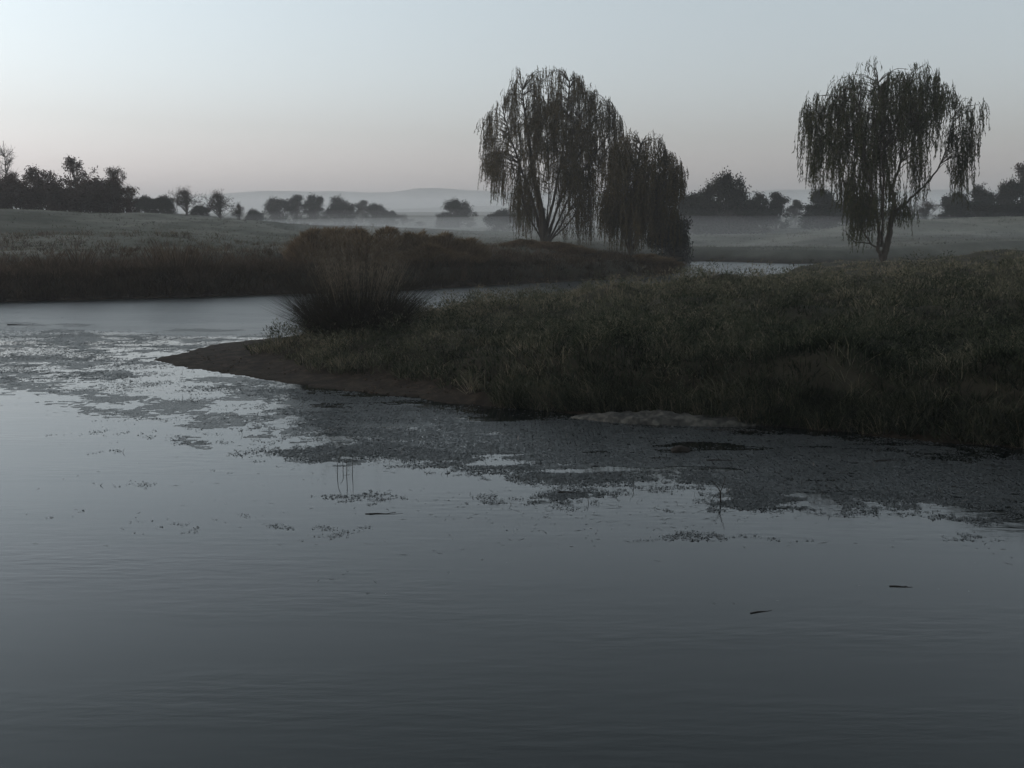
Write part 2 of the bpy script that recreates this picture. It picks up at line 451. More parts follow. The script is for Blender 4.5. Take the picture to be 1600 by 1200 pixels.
# ------------------------------------------------------------------ far hills
mh, n, out = new_mat('hazy_hill')
geo = n.nodes.new('ShaderNodeNewGeometry')
q = n.nodes.new('ShaderNodeTexNoise'); q.inputs['Scale'].default_value = .05; q.inputs['Detail'].default_value = 6
n.links.new(geo.outputs['Position'], q.inputs['Vector'])
r = ramp(n, [(.35, (.22, .21, .18)), (.7, (.38, .36, .32))]); n.links.new(q.outputs['Fac'], r.inputs[0])  # straw tones raised so the colour carries the brightness of distant haze
d = n.nodes.new('ShaderNodeBsdfDiffuse'); n.links.new(r.outputs[0], d.inputs[0]); n.links.new(d.outputs[0], out.inputs['Surface'])
def hills(Y, depth, prof, seed, rough):
    xs = np.linspace(-Y * 1.0, Y * 1.0, 420); t = np.linspace(0, 1, 26)
    X, T = np.meshgrid(xs, t)
    pxs = 800 + xs / Y * FPX
    top = np.interp(pxs, [p[0] for p in prof], [PY(800, p[1], Y)[2] for p in prof])
    TOP = np.broadcast_to(top, X.shape)
    Z = TOP * np.sin(T * np.pi) ** .8 * (0.75 + .25 * np.sin(T * np.pi)) + (fbm(X * .02, T * depth * .02, seed, 5) - .5) * rough * np.sin(T * np.pi) - 1
    Yv = Y + (T - .5) * depth
    nX, nY = len(xs), len(t)
    i = (np.arange(nY - 1)[:, None] * nX + np.arange(nX - 1)[None])
    f = np.stack([i, i + 1, i + 1 + nX, i + nX], -1).reshape(-1, 4)
    obj('hills', mesh_np('hills', np.stack([X, Yv, Z], -1).reshape(-1, 3), [f], mh, None, True), kind='structure')
hills(2000, 400, [(-900, 318), (0, 322), (300, 330), (480, 333), (620, 326), (720, 322), (850, 318), (1050, 318), (1250, 320), (1400, 322), (1600, 315), (2400, 312)], 31, 5)
hills(3000, 600, [(-900, 300), (0, 310), (280, 312), (340, 303), (420, 298), (520, 299), (610, 300), (660, 294), (760, 297), (900, 303), (1080, 303), (1160, 299), (1260, 295), (1350, 300), (1480, 296), (1560, 300), (2400, 302)], 37, 9)

# ------------------------------------------------------------------ silt bar by the near shore
def build_bar():
    nu, nv = 60, 10
    u = np.linspace(-1, 1, nu); v = np.linspace(-1, 1, nv)
    U, V = np.meshgrid(u, v)
    a = np.array(P(885, 655)); b = np.array(P(1195, 667))
    mid = (a + b) / 2; half = (b - a) / 2
    wid = .38 * np.clip(1 - np.abs(U) ** 2.6, 0.02, 1)
    X = mid[0] + U * half[0]; Y = mid[1] + U * half[1] + V * wid + .12
    Z = .17 * np.clip(1 - np.abs(U) ** 3, 0, 1) ** .6 * np.clip(1 - V ** 2, 0, 1) ** .6
    Z = Z * (.25 + 1.5 * fbm(X * 3.5, Y * 5, 41, 4)) - .03
    i = (np.arange(nv - 1)[:, None] * nu + np.arange(nu - 1)[None])
    f = np.stack([i, i + 1, i + 1 + nu, i + nu], -1).reshape(-1, 4)
    m, n, out = new_mat('silt')
    geo = n.nodes.new('ShaderNodeNewGeometry')
    q = n.nodes.new('ShaderNodeTexNoise'); q.inputs['Scale'].default_value = 8; q.inputs['Detail'].default_value = 7
    n.links.new(geo.outputs['Position'], q.inputs['Vector'])
    r = ramp(n, [(.38, (.016, .014, .011)), (.5, (.042, .038, .030)), (.62, (.095, .086, .07))]); n.links.new(q.outputs['Fac'], r.inputs[0])
    p = n.nodes.new('ShaderNodeBsdfPrincipled'); p.inputs['Roughness'].default_value = .8
    n.links.new(r.outputs[0], p.inputs['Base Color'])
    b_ = n.nodes.new('ShaderNodeBump'); b_.inputs['Distance'].default_value = .05; n.links.new(q.outputs['Fac'], b_.inputs['Height']); n.links.new(b_.outputs[0], p.inputs['Normal'])
    n.links.new(p.outputs[0], out.inputs['Surface'])
    obj('mud_bar', mesh_np('mud_bar', np.stack([X, Y, Z], -1).reshape(-1, 3), [f], m, None, True), kind='structure')
build_bar()

# ------------------------------------------------------------------ willows
def leaf_arrays(pos, down, length, width, tint):
    """hanging narrow leaves (rhombs); pos (N,3), down = (N,3) unit"""
    n_ = len(pos)
    ang = rng.uniform(0, 2 * np.pi, n_)
    s = np.stack([np.cos(ang), np.sin(ang), rng.uniform(-.3, .3, n_)], 1)
    s = np.cross(s, down); s /= np.linalg.norm(s, axis=1)[:, None] + 1e-9
    L = length[:, None]; W = width[:, None]
    v = np.stack([pos, pos + down * L * .45 + s * W * .5, pos + down * L, pos + down * L * .45 - s * W * .5], 1)
    q = (np.arange(n_) * 4)[:, None] + np.arange(4)[None]
    return v.reshape(-1, 3), [q], np.repeat(tint, 4)

def willow(label, base, Y, limbs, top, bottom, nspray, leafmat, holes=(), extra=(), strand_len=(1.0, 3.2), depth_k=.8, seed=1, fat=1.0):
    """limbs: list of (radius0, radius1, [(px,py,depth m)...]) ; top/bottom: outline pixel rows used to size the crown"""
    global rng
    rng = np.random.default_rng(seed)
    bx, _, _ = PY(base[0], base[1], Y)
    bz = hz(bx, Y)
    root = thing('willow_tree', label, 'tree', (bx, Y, bz), group='weeping willows on the river banks')
    def loc(px, py, dep=0.0):
        X, yy, Z = PY(px, py, Y)
        return np.array([X - bx, dep, Z - bz])
    tk = Acc(); limb_pts = []
    for r0, r1, ctrl in limbs:
        pts = spline([loc(*c) for c in ctrl], 8)
        pts[:, 0] += np.cumsum(rng.normal(0, .02, len(pts))); pts[:, 1] += np.cumsum(rng.normal(0, .02, len(pts)))
        rr = np.linspace(r0, r1, len(pts)) * .68
        tube(tk, pts, rr, 8); limb_pts.append(np.column_stack([pts, rr]))
    LP_ = np.vstack(limb_pts)
    tt = np.array([loc(*p)[[0, 2]] for p in top]); bb = np.array([loc(*p)[[0, 2]] for p in bottom])
    x0, x1 = tt[0, 0], tt[-1, 0]; cx = (x0 + x1) / 2; rx = (x1 - x0) / 2
    zmid = (tt[:, 1].mean() + bb[:, 1].mean()) / 2
    hl = [(loc(h[0], h[1]), h[2] * Y / FPX, h[3] * Y / FPX) for h in holes]
    sprays = []
    tries = 0
    while len(sprays) < nspray and tries < nspray * 30:
        tries += 1
        u, v = rng.uniform(-1, 1, 2)
        if u * u + v * v > 1: continue
        x = cx + u * rx; k = math.sqrt(max(1 - v * v, .05))
        xo = cx + np.clip((x - cx) / k, -rx, rx)
        zt = zmid + (np.interp(xo, tt[:, 0], tt[:, 1]) - zmid) * k ** .5
        zb = np.interp(x, bb[:, 0], bb[:, 1]) * (1 if k > .6 else 1)
        f = rng.random() ** 1.2 * .72
        z0 = zt - f * (zt - zb)
        ln = min(rng.uniform(*strand_len) * (.55 + .6 * f / .72 + .35 * rng.random()), z0 - zb + rng.uniform(-.2, .5))
        if ln < .7: continue
        dep = v * rx * depth_k
        ok = True
        for hc, hw, hh in hl:
            if abs(x - hc[0]) < hw and z0 - ln < hc[2] + hh and z0 > hc[2] - hh and rng.random() < .93: ok = False
        if ok: sprays.append((x, dep, z0, ln, 1.0))
    for e in extra:     # px, top py, bottom py, halfwidth px, depth, density
        p = loc(e[0], e[1]); q = loc(e[0], e[2])
        for k_ in range(max(1, int(e[5] * 1.8))):
            sprays.append((p[0] + rng.uniform(-1, 1) * e[3] * Y / FPX, e[4] + rng.uniform(-.5, .5), p[2] - rng.uniform(0, .3) * (p[2] - q[2]), (p[2] - q[2]) * rng.uniform(.7, 1), .8))
    fo = Acc(); br = Acc()
    for (x, dep, z0, ln, dens) in sprays:
        tip = np.array([x, dep, z0])
        # nearest limb point lower than the spray
        dd = LP_[:, :3] - tip
        cost = np.linalg.norm(dd * np.array([1, 1, .55]), axis=1) + np.where(LP_[:, 2] > z0 - .3, 6, 0)
        j = int(np.argmin(cost)); src = LP_[j, :3]
        out_d = tip - src; out_d[2] = 0
        o_n = out_d / (np.linalg.norm(out_d) + 1e-6)
        m1 = src * .45 + tip * .55 + np.array([0, 0, .18 * abs(z0 - src[2]) + .15 * np.linalg.norm(out_d)]) * rng.uniform(.3, 1)
        m1[2] = min(m1[2], z0 + .1)
        pts = spline([src, m1, tip], 5)
        r0 = min(LP_[j, 3] * .6, .032)
        tube(br, pts, np.linspace(r0, .012, len(pts)), 4)
        ns = int(rng.integers(5, 9))
        arch = rng.uniform(.25, .95)
        for s in range(ns):
            a = s / max(ns - 1, 1)
            st = tip + o_n * arch * (a - .35) + np.array([rng.normal(0, .085), rng.normal(0, .085), 0])
            st[2] += .25 * math.sin(a * 2.6) * arch - .3 * max(a - .6, 0) + rng.normal(0, .1)
            L = ln * rng.uniform(.45, 1.05)
            m = max(int(L / .038), 6)
            t = np.linspace(0, 1, m)
            lean = o_n * rng.uniform(0, .22) + np.array([rng.normal(0, .06), rng.normal(0, .06), 0])
            sw = rng.uniform(0, 6.28)
            path = st[None] + np.stack([lean[0] * np.sqrt(t) * 1.0 + .05 * np.sin(t * 5 + sw), lean[1] * np.sqrt(t) + .05 * np.cos(t * 4 + sw), -t * L], 1)
            # leaf density swells and thins along the strand
            keep = rng.random(m) < np.clip(.45 + .55 * np.sin(t * 3.1 * rng.uniform(1, 2) + sw) + .3 * (t > .3), .15, 1)
            pl = path[keep]; nl = len(pl)
            if nl:
                dn = np.stack([rng.normal(0, .33, nl), rng.normal(0, .33, nl), -np.ones(nl)], 1); dn /= np.linalg.norm(dn, axis=1)[:, None]
                v_, f_, t_ = leaf_arrays(pl, dn, rng.uniform(.12, .23, nl), rng.uniform(.026, .050, nl) * fat, np.clip(rng.normal(.45, .2, nl), 0, 1))
                fo.add(v_, f_, t_)
            k4 = path[:: max(1, m // 4)]
            w = np.array([.006, 0, 0])
            kk = len(k4)
            v_ = np.concatenate([k4 - w, k4 + w]); i_ = np.arange(kk - 1)
            br.add(v_, [np.stack([i_, i_ + 1, i_ + 1 + kk, i_ + kk], 1)], np.full(2 * kk, .5))
    obj('trunk', tk.mesh('trunk', M['bark'], smooth=True), root)
    obj('branches', br.mesh('branches', M['bark']), root)
    obj('foliage', fo.mesh('foliage', leafmat), root)
    return root

willow('tallest broad weeping willow with many slim stems, on the far promontory', (852, 386), 86,
    [(.50, .07, [(850, 384, 0), (845, 330, 0), (832, 270, .2), (824, 200, .3), (818, 140, .4)]),
     (.22, .05, [(848, 380, 0), (836, 330, .3), (815, 270, .6), (795, 210, .8), (782, 165, 1)]),
     (.20, .08, [(852, 380, 0), (861, 330, 0), (872, 280, -.3), (886, 200, -.6), (888, 130, -.8)]),
     (.16, .07, [(855, 378, 0), (871, 325, .3), (889, 275, .8), (920, 210, 1.2), (932, 165, 1.5)]),
     (.13, .06, [(857, 378, 0), (878, 330, -.4), (902, 280, -1.2), (945, 215, -1.8), (958, 180, -2)]),
     (.12, .05, [(859, 378, 0), (886, 335, .5), (914, 290, 1.8), (948, 235, 2.4)]),
     (.11, .05, [(846, 378, .2), (856, 330, 1.2), (858, 270, 2.3), (856, 180, 3)]),
     (.11, .05, [(849, 378, -.2), (870, 330, -1.2), (895, 270, -2.3), (905, 190, -3)]),
     (.09, .04, [(858, 378, -.2), (890, 345, -1), (905, 310, -1.6), (912, 260, -2)]),
     (.10, .04, [(845, 372, -.2), (822, 330, -1.2), (805, 280, -2), (790, 220, -2.4)])],
    [(752, 186), (762, 172), (784, 150), (800, 118), (812, 107), (850, 106), (880, 107), (905, 116), (920, 138), (950, 148), (968, 166), (976, 200)],
    [(752, 225), (766, 300), (790, 325), (812, 352), (835, 352), (870, 340), (895, 345), (915, 368), (940, 330), (960, 300), (976, 290)],
    620, M['willow_leaf'], holes=[(818, 165, 8, 9), (849, 300, 6, 22), (868, 315, 5, 14), (800, 245, 6, 12), (940, 300, 7, 12), (885, 150, 4, 16), (790, 190, 5, 10)],
    extra=[(768, 240, 300, 5, 0, 3), (912, 300, 384, 10, 1, 6), (900, 310, 375, 8, -1, 4), (880, 330, 380, 6, 1, 2), (815, 290, 372, 9, 1, 6), (828, 290, 370, 8, -1, 5), (945, 290, 345, 8, 0, 3)], seed=11)
willow('smaller weeping willow with dense dark skirt, at the promontory end behind the water', (982, 398), 77,
    [(.28, .12, [(985, 396, 0), (982, 350, 0), (990, 290, 0), (1000, 225, .2)]),
     (.14, .06, [(983, 392, 0), (970, 350, .3), (960, 300, .6), (958, 250, .8)]),
     (.14, .06, [(988, 392, 0), (1004, 350, -.3), (1022, 300, -.5), (1040, 250, -.8)]),
     (.10, .05, [(987, 392, 0), (995, 350, .8), (1010, 290, 1.5), (1018, 240, 1.8)]),
     (.10, .05, [(984, 392, 0), (978, 350, -.8), (975, 290, -1.5), (982, 240, -1.8)])],
    [(942, 262), (952, 225), (975, 206), (1000, 203), (1025, 212), (1045, 222), (1058, 240), (1067, 262)],
    [(942, 372), (965, 378), (990, 385), (1020, 380), (1040, 345), (1055, 310), (1067, 298)],
    370, M['willow_leaf'], extra=[(975, 290, 385, 22, 0, 16), (1010, 300, 385, 24, 0, 16), (1040, 320, 380, 12, 0, 8), (955, 300, 370, 10, 0, 8)], strand_len=(.9, 2.7), seed=12)
willow('lone weeping willow with forked trunk and open right side, on the grassy right bank', (1380, 404), 60,
    [(.30, .16, [(1380, 406, 0), (1383, 385, 0), (1388, 360, 0), (1391, 330, 0), (1393, 300, .1)]),
     (.13, .05, [(1393, 305, .1), (1400, 285, .2), (1412, 250, .3), (1420, 200, .5), (1425, 140, .6)]),
     (.12, .05, [(1392, 315, 0), (1385, 270, -.3), (1372, 200, -.5), (1362, 120, -.6)]),
     (.10, .04, [(1393, 335, 0), (1422, 310, .2), (1445, 288, .3), (1468, 265, .4), (1488, 225, .5), (1500, 175, .6)]),
     (.16, .09, [(1377, 404, 0), (1371, 385, -.1), (1372, 360, -.2), (1366, 325, -.4), (1350, 260, -.7), (1335, 170, -.9)]),
     (.08, .04, [(1372, 388, 0), (1362, 380, .2), (1352, 362, .4), (1335, 320, .7), (1310, 240, 1.1), (1290, 180, 1.4)]),
     (.06, .03, [(1364, 381, .1), (1350, 379, .1), (1335, 377, .2), (1320, 360, .2)]),
     (.09, .04, [(1381, 388, 0), (1386, 350, .8), (1390, 280, 1.5), (1395, 190, 2), (1400, 130, 2.1)]),
     (.09, .04, [(1376, 385, 0), (1370, 330, -1), (1362, 260, -1.8), (1345, 180, -2.1)]),
     (.06, .03, [(1412, 250, .3), (1435, 215, .2), (1455, 170, .2), (1465, 130, .2)])],
    [(1260, 165), (1270, 150), (1300, 140), (1308, 112), (1345, 108), (1358, 88), (1372, 106), (1400, 112), (1440, 100), (1465, 110), (1478, 135), (1498, 142), (1512, 168)],
    [(1260, 215), (1275, 275), (1300, 305), (1330, 345), (1360, 368), (1385, 320), (1398, 262), (1415, 262), (1440, 240), (1480, 236), (1500, 250), (1512, 265)],
    410, M['willow_leaf_green'], holes=[(1405, 275, 10, 28), (1460, 250, 22, 34), (1483, 205, 7, 30), (1296, 170, 4, 22), (1345, 250, 4, 20), (1420, 165, 4, 20), (1322, 280, 4, 20)],
    extra=[(1498, 225, 308, 6, 0, 6), (1510, 200, 270, 7, 0, 3), (1522, 162, 215, 7, 0, 3), (1428, 225, 318, 4, 0, 4), (1345, 300, 378, 14, 0, 9), (1330, 280, 350, 10, .5, 5), (1410, 310, 355, 16, 0, 7), (1280, 215, 285, 10, 0, 4),
           (1360, 300, 372, 10, -.5, 5), (1475, 250, 285, 5, 0, 1)],
    strand_len=(.8, 2.7), seed=13)

# ------------------------------------------------------------------ background trees
def make_tree_mesh(seed, h=6.0, w=6.0, nclump=46, leaves=70, lsize=.22, csize=.55, low=.25, mat='far_leaf', sparse=False):
    """unit trees: h tall, w wide; limbs reach every leaf clump"""
    global rng
    rng = np.random.default_rng(seed)
    tk = Acc(); cr = Acc()
    top_t = np.array([rng.normal(0, .25), rng.normal(0, .25), h * rng.uniform(.55, .7)])
    tr = spline([(0, 0, -.4), (rng.normal(0, .12), rng.normal(0, .12), h * .25), top_t], 6)
    tube(tk, tr, np.linspace(.035 * h, .012 * h, len(tr)), 7)
    nl = rng.integers(9, 14)
    lobes = []
    for i in range(nl):
        a = i / nl * 6.283 + rng.uniform(-.4, .4); rr = w * rng.uniform(.06, .36)
        dome = h * .86 * math.sqrt(1 - (rr / (.52 * w)) ** 2)
        lobes.append((math.cos(a) * rr, math.sin(a) * rr, max(dome * rng.uniform(.62, 1.02), h * (low + .1)), w * rng.uniform(.11, .19)))
    lobes.append((rng.normal(0, .3), rng.normal(0, .3), h * .84, w * .13))
    nclump = int(nclump * 1.5)
    for i in range(nclump):
        lx, ly, lz, lr = lobes[rng.integers(len(lobes))]
        dvec = rng.normal(size=3); dvec /= np.linalg.norm(dvec)
        c = np.array([lx, ly, lz]) + dvec * lr * rng.uniform(.4, 1.0) * np.array([1, 1, .85])
        c[2] = max(c[2], h * low * .6)
        if i % 3 == 0 and not sparse:      # low boughs fill the space under the crown
            a_ = rng.uniform(0, 6.283); rr_ = w * .42 * math.sqrt(rng.random()); c = np.array([math.cos(a_) * rr_, math.sin(a_) * rr_, h * rng.uniform(.04, .5)])
        s = tr[rng.integers(len(tr) // 3, len(tr))]
        mid = s * .5 + c * .5 + np.array([0, 0, -.04 * h * rng.random()]) + rng.normal(0, .1, 3)
        pts = spline([s, mid, c], 4)
        tube(tk, pts, np.linspace(.011 * h, .003 * h, len(pts)), 4)
        for k in range(3):
            e = c + rng.normal(0, csize * .8, 3)
            tube(tk, np.array([pts[-2], (pts[-2] + e) / 2 + rng.normal(0, .06, 3), e]), [.012, .010, .006], 3)
        m = int(leaves * rng.uniform(.7, 2.0) * (.25 if sparse else 1))
        p = c + rng.normal(0, 1, (m, 3)) * csize * np.array([.60, .60, .50])
        d_ = rng.normal(size=(m, 3)); d_ /= np.linalg.norm(d_, axis=1)[:, None]
        v_, f_, t_ = leaf_arrays(p, d_, rng.uniform(.7, 1.4, m) * lsize, rng.uniform(.5, .9, m) * lsize, np.clip(rng.normal(.5, .2, m), 0, 1))
        cr.add(v_, f_, t_)
    return tk.mesh('trunk', M['far_bark'], smooth=True), cr.mesh('crown', M[mat])

def make_bare_mesh(seed, h=7.0, w=4.0):
    global rng
    rng = np.random.default_rng(seed)
    tk = Acc(); tw = Acc()
    tr = spline([(0, 0, -.3), (.1, 0, h * .4), (0, .1, h * .95)], 6)
    tube(tk, tr, np.linspace(.12, .02, len(tr)), 6)
    for i in range(60):
        f = rng.uniform(.2, .95); s = tr[int(f * (len(tr) - 1))]
        a = rng.uniform(0, 6.28); L = w * .5 * (1.15 - f * .7) * rng.uniform(.5, 1)
        e = s + np.array([math.cos(a) * L, math.sin(a) * L, L * rng.uniform(.5, 1.2)])
        tube(tk, spline([s, (s + e) / 2 - np.array([0, 0, .1]), e], 3), np.linspace(.035, .010, 5), 3)
        for k in range(9):
            b = s + (e - s) * rng.uniform(.3, 1)
            e2 = b + rng.normal(0, .35, 3) + np.array([0, 0, .25])
            tube(tw, np.array([b, (b + e2) / 2 + rng.normal(0, .04, 3), e2]), [.011, .009, .006], 3)
    return tk.mesh('trunk', M['far_bark']), tw.mesh('twigs', M['far_bark'])

TREES = {
    'a': make_tree_mesh(101, 6, 6.5, 60, 80), 'b': make_tree_mesh(102, 6, 5, 50, 80, low=.15),
    'c': make_tree_mesh(103, 6, 7.5, 66, 85, low=.12), 'd': make_tree_mesh(104, 6, 5.5, 44, 60, csize=.45),
    'r': make_tree_mesh(105, 6, 6, 42, 32, csize=.42, lsize=.19, mat='russet_leaf'), 's': make_tree_mesh(106, 6, 6.5, 40, 32, csize=.42, lsize=.19, low=.3, mat='russet_leaf'),
    't': make_tree_mesh(107, 6, 7, 60, 70, csize=.45, lsize=.16, low=.38, mat='russet_leaf', sparse=True),
    'u': make_tree_mesh(108, 4, 6.5, 70, 90, csize=.55, low=.02, mat='russet_leaf'), 'v': make_tree_mesh(109, 4, 6.5, 70, 90, csize=.55, low=.02),
}
DIM = {'a': (6, 6.5), 'b': (6, 5), 'c': (6, 7.5), 'd': (6, 5.5), 'r': (6, 6), 's': (6, 6.5), 't': (6, 7), 'u': (4, 6.5), 'v': (4, 6.5)}

def place_tree(kind, px, top, wpx, Y, label, group, name='tree', cat='tree'):
    x, _, zt = PY(px, top, Y)
    z0 = hz(x, Y)
    h = max(zt - z0, .8); w = wpx * Y / FPX
    H, W = DIM[kind]
    root = thing(name, label, cat, (x, Y, z0 - .05), rng.uniform(0, 6.28), group, (w / W * 1.06, w / W * 1.06, h / H * 1.06))
    tk, cr = TREES[kind]
    obj('trunk', tk, root); obj('crown', cr, root)
    return root

rng = np.random.default_rng(55)
G1 = 'russet trees on the left hill'
place_tree('s', 14, 270, 62, 116, 'russet tree cut by the left edge, beside the bare pale tree', G1)
place_tree('r', 60, 249, 72, 114, 'russet tree with a sky hole in its crown, second from left in the hill wood', G1)
place_tree('s', 116, 246, 74, 112, 'tallest russet tree in the middle of the hill wood at left', G1)
place_tree('r', 150, 272, 50, 116, 'low russet tree just right of the tallest one in the hill wood', G1)
place_tree('s', 178, 262, 58, 113, 'russet tree near the right end of the hill wood, leaning out over the slope', G1)
place_tree('t', 201, 288, 30, 112, 'small thin russet tree ending the hill wood on its right', G1)
G2 = 'dark undergrowth bushes in the hill wood'
for px, w, lab in [(-15, 80, 'dark undergrowth bush cut by the left edge of the photo'), (30, 84, 'dark undergrowth bush below the tree with the sky hole, left side'), (82, 80, 'dark undergrowth bush left of the tallest russet tree'),
                   (130, 84, 'dark undergrowth bush right of the tallest russet tree'), (172, 70, 'dark undergrowth bush closing the hill wood on its right')]:
    place_tree('u', px, 281 + (px % 7), w, 108, lab, G2, 'undergrowth_bush', 'bush')
# bare tree
bm_ = make_bare_mesh(120)
x, _, zt = PY(4, 214, 122); z0 = hz(x, 122)
root = thing('bare_tree', 'bare pale leafless tree rising behind the wood at the left edge', 'tree', (x, 122, z0), 0, None, ((zt - z0) / 7,) * 3)
obj('trunk', bm_[0], root); obj('twigs', bm_[1], root)
G3 = 'thin trees along the left field edge'
place_tree('v', 226, 308, 40, 135, 'low dark bush right after the hill wood on the left skyline', G3, 'hedge_bush', 'bush')
place_tree('v', 254, 308, 44, 138, 'low dark bush left of the round see-through tree on the skyline', G3, 'hedge_bush', 'bush')
place_tree('t', 288, 292, 64, 132, 'round see-through tree on the left skyline, taller of the thin pair', G3)
place_tree('t', 340, 297, 66, 132, 'see-through tree on the left skyline, right of the round thin one', G3)
place_tree('t', 372, 316, 30, 132, 'very small bare tree at the right end of the left skyline row', G3)
place_tree('v', 312, 322, 34, 138, 'low dark bush between the two see-through trees on the left skyline', G3, 'hedge_bush', 'bush')
place_tree('v', 396, 329, 32, 150, 'low dark bush in the gap before the misty row, left skyline end', G3, 'hedge_bush', 'bush')
G4 = 'hazy trees behind the river bend'
place_tree('b', 432, 309, 44, 190, 'hazy dark tree at the left end of the misty row', G4)
place_tree('d', 462, 306, 44, 192, 'hazy tree second from the left in the misty row', G4)
place_tree('b', 490, 304, 36, 195, 'hazy upright tree in the misty row, left of its flat-topped neighbour', G4)
place_tree('c', 530, 306, 58, 190, 'broad flat-topped hazy tree in the middle of the misty row', G4)
place_tree('d', 566, 314, 34, 250, 'faint pale tree standing farther back in the misty row', G4)
place_tree('a', 588, 320, 44, 205, 'hazy round tree right of the faint one in the misty row', G4)
place_tree('b', 611, 329, 26, 205, 'small pointed hazy tree near the right end of the misty row', G4)
place_tree('t', 630, 334, 36, 210, 'low thin hazy tree at the right end of the misty row', G4)
place_tree('d', 656, 346, 22, 210, 'tiny hazy shrub between the misty row and the single tree', G4, 'shrub', 'bush')
place_tree('a', 716, 314, 60, 180, 'single round hazy tree standing alone before the far hills', None)
place_tree('v', 696, 334, 36, 182, 'low hazy bush under the left side of the single round tree', None, 'shrub', 'bush')
place_tree('c', 785, 326, 62, 150, 'hazy broad tree behind the left edge of the tallest willow', None)
place_tree('b', 832, 322, 50, 156, 'hazy tree seen through the stems of the tallest willow', None)
G5 = 'misty trees beyond the right bank'
place_tree('b', 1078, 301, 44, 140, 'misty tree just right of the smaller willow, left end of the right wood', G5)
place_tree('c', 1106, 284, 62, 138, 'misty broad tree joined to the left side of the dominant tree in the right wood', G5)
place_tree('a', 1142, 275, 78, 134, 'largest misty tree of the wood between the two willow sites', G5)
place_tree('c', 1184, 300, 62, 140, 'misty tree sloping down right of the largest one', G5)
place_tree('d', 1215, 302, 48, 142, 'misty tree with ragged top, midway between the largest tree and the lone willow', G5)
place_tree('d', 1244, 313, 34, 170, 'faint small tree in a gap left of the lone willow', G5)
place_tree('a', 1288, 297, 62, 140, 'misty round tree behind the left skirt of the lone willow', G5)
place_tree('c', 1332, 302, 60, 145, 'misty tree behind the trunk side of the lone willow', G5)
place_tree('v', 1396, 330, 60, 150, 'low misty bush directly behind the trunk fork of the lone willow', G5, 'shrub', 'bush')
place_tree('t', 1446, 312, 58, 145, 'round see-through tree right of the lone willow trunk', G5)
place_tree('b', 1494, 300, 44, 150, 'misty tree under the hanging right side of the lone willow', G5)
place_tree('c', 1534, 288, 66, 150, 'dark misty tree between the lone willow and the right edge', G5)
place_tree('a', 1577, 284, 60, 148, 'dark misty tree near the right edge, left of the tall russet one', G5)
place_tree('s', 1603, 256, 70, 152, 'tall russet tree cut by the right edge', G5)
place_tree('a', 1665, 262, 80, 150, 'dark tree standing just outside the right edge', G5)
for px, w, lab in [(1095, 90, 'low dark thicket at the foot of the right wood, left end'), (1165, 90, 'low dark thicket below the largest tree of the right wood'), (1300, 110, 'low dark thicket behind the left skirt of the lone willow'), (1520, 110, 'low dark thicket along the foot of the right edge trees'), (1590, 100, 'low dark thicket cut by the right edge')]:
    place_tree('v', px, 318, w, 136, lab, 'thickets at the foot of the right wood', 'thicket', 'bush')
place_tree('v', 1050, 340, 70, 80, 'dark rounded bush leaning against the smaller willow on its right', None, 'bush', 'bush')

# ------------------------------------------------------------------ scrub bushes on the far bank
def scrub_mesh(seed, h, w, n_, mat='scrub', wid=.035):
    global rng
    rng = np.random.default_rng(seed)
    ac = Acc()
    a = rng.uniform(0, 6.283, n_); r = np.sqrt(rng.random(n_)) * w * .33
    base = np.stack([np.cos(a) * r, np.sin(a) * r, np.full(n_, -.05)], 1)
    d_ = np.stack([np.cos(a + rng.normal(0, .5, n_)), np.sin(a + rng.normal(0, .5, n_))], 1)
    sd = seed * 3.7
    L = h * rng.uniform(.5, 1.12, n_) * (1 - .3 * (r / (w * .33)) ** 2) * (.62 + .75 * fbm(base[:, 0] * 1.6 + sd, base[:, 1] * 1.6, seed, 2))
    rise = np.clip(rng.normal(.95, .06, n_) - .12 * (r / (w * .33)), .6, 1)
    ac.add(*blade_arrays(base, d_, L, rng.uniform(.6, 1.2, n_) * wid, rise, rng.uniform(0, .25, n_), np.clip(rng.normal(.5, .2, n_), 0, 1)))
    # side twiglets and seed heads through the volume
    m = int(n_ * 2.2)
    a = rng.uniform(0, 6.283, m); zz = rng.uniform(.15, 1, m) ** .8
    r = np.sqrt(rng.random(m)) * w * .5 * np.clip(np.sin(np.clip(zz * .62 + .3, 0, 1) * math.pi), .3, 1)
    p = np.stack([np.cos(a) * r, np.sin(a) * r, zz * h * .92], 1)
    p[:, 2] *= (.55 + .75 * fbm(p[:, 0] * 1.1 + sd, p[:, 1] * 1.1, seed, 2)) * (1 - .25 * (r / (w * .5)) ** 2)
    ac.add(*blade_arrays(p, np.stack([np.cos(a), np.sin(a)], 1), rng.uniform(.15, .4, m), rng.uniform(.5, 1, m) * wid * 1.3, rng.uniform(.5, 1, m), rng.uniform(0, .4, m), np.clip(rng.normal(.6, .22, m), 0, 1)))
    return ac.mesh('stems', M[mat])
SCR = [scrub_mesh(201 + i, 2.2, 3.2, 1500) for i in range(5)]
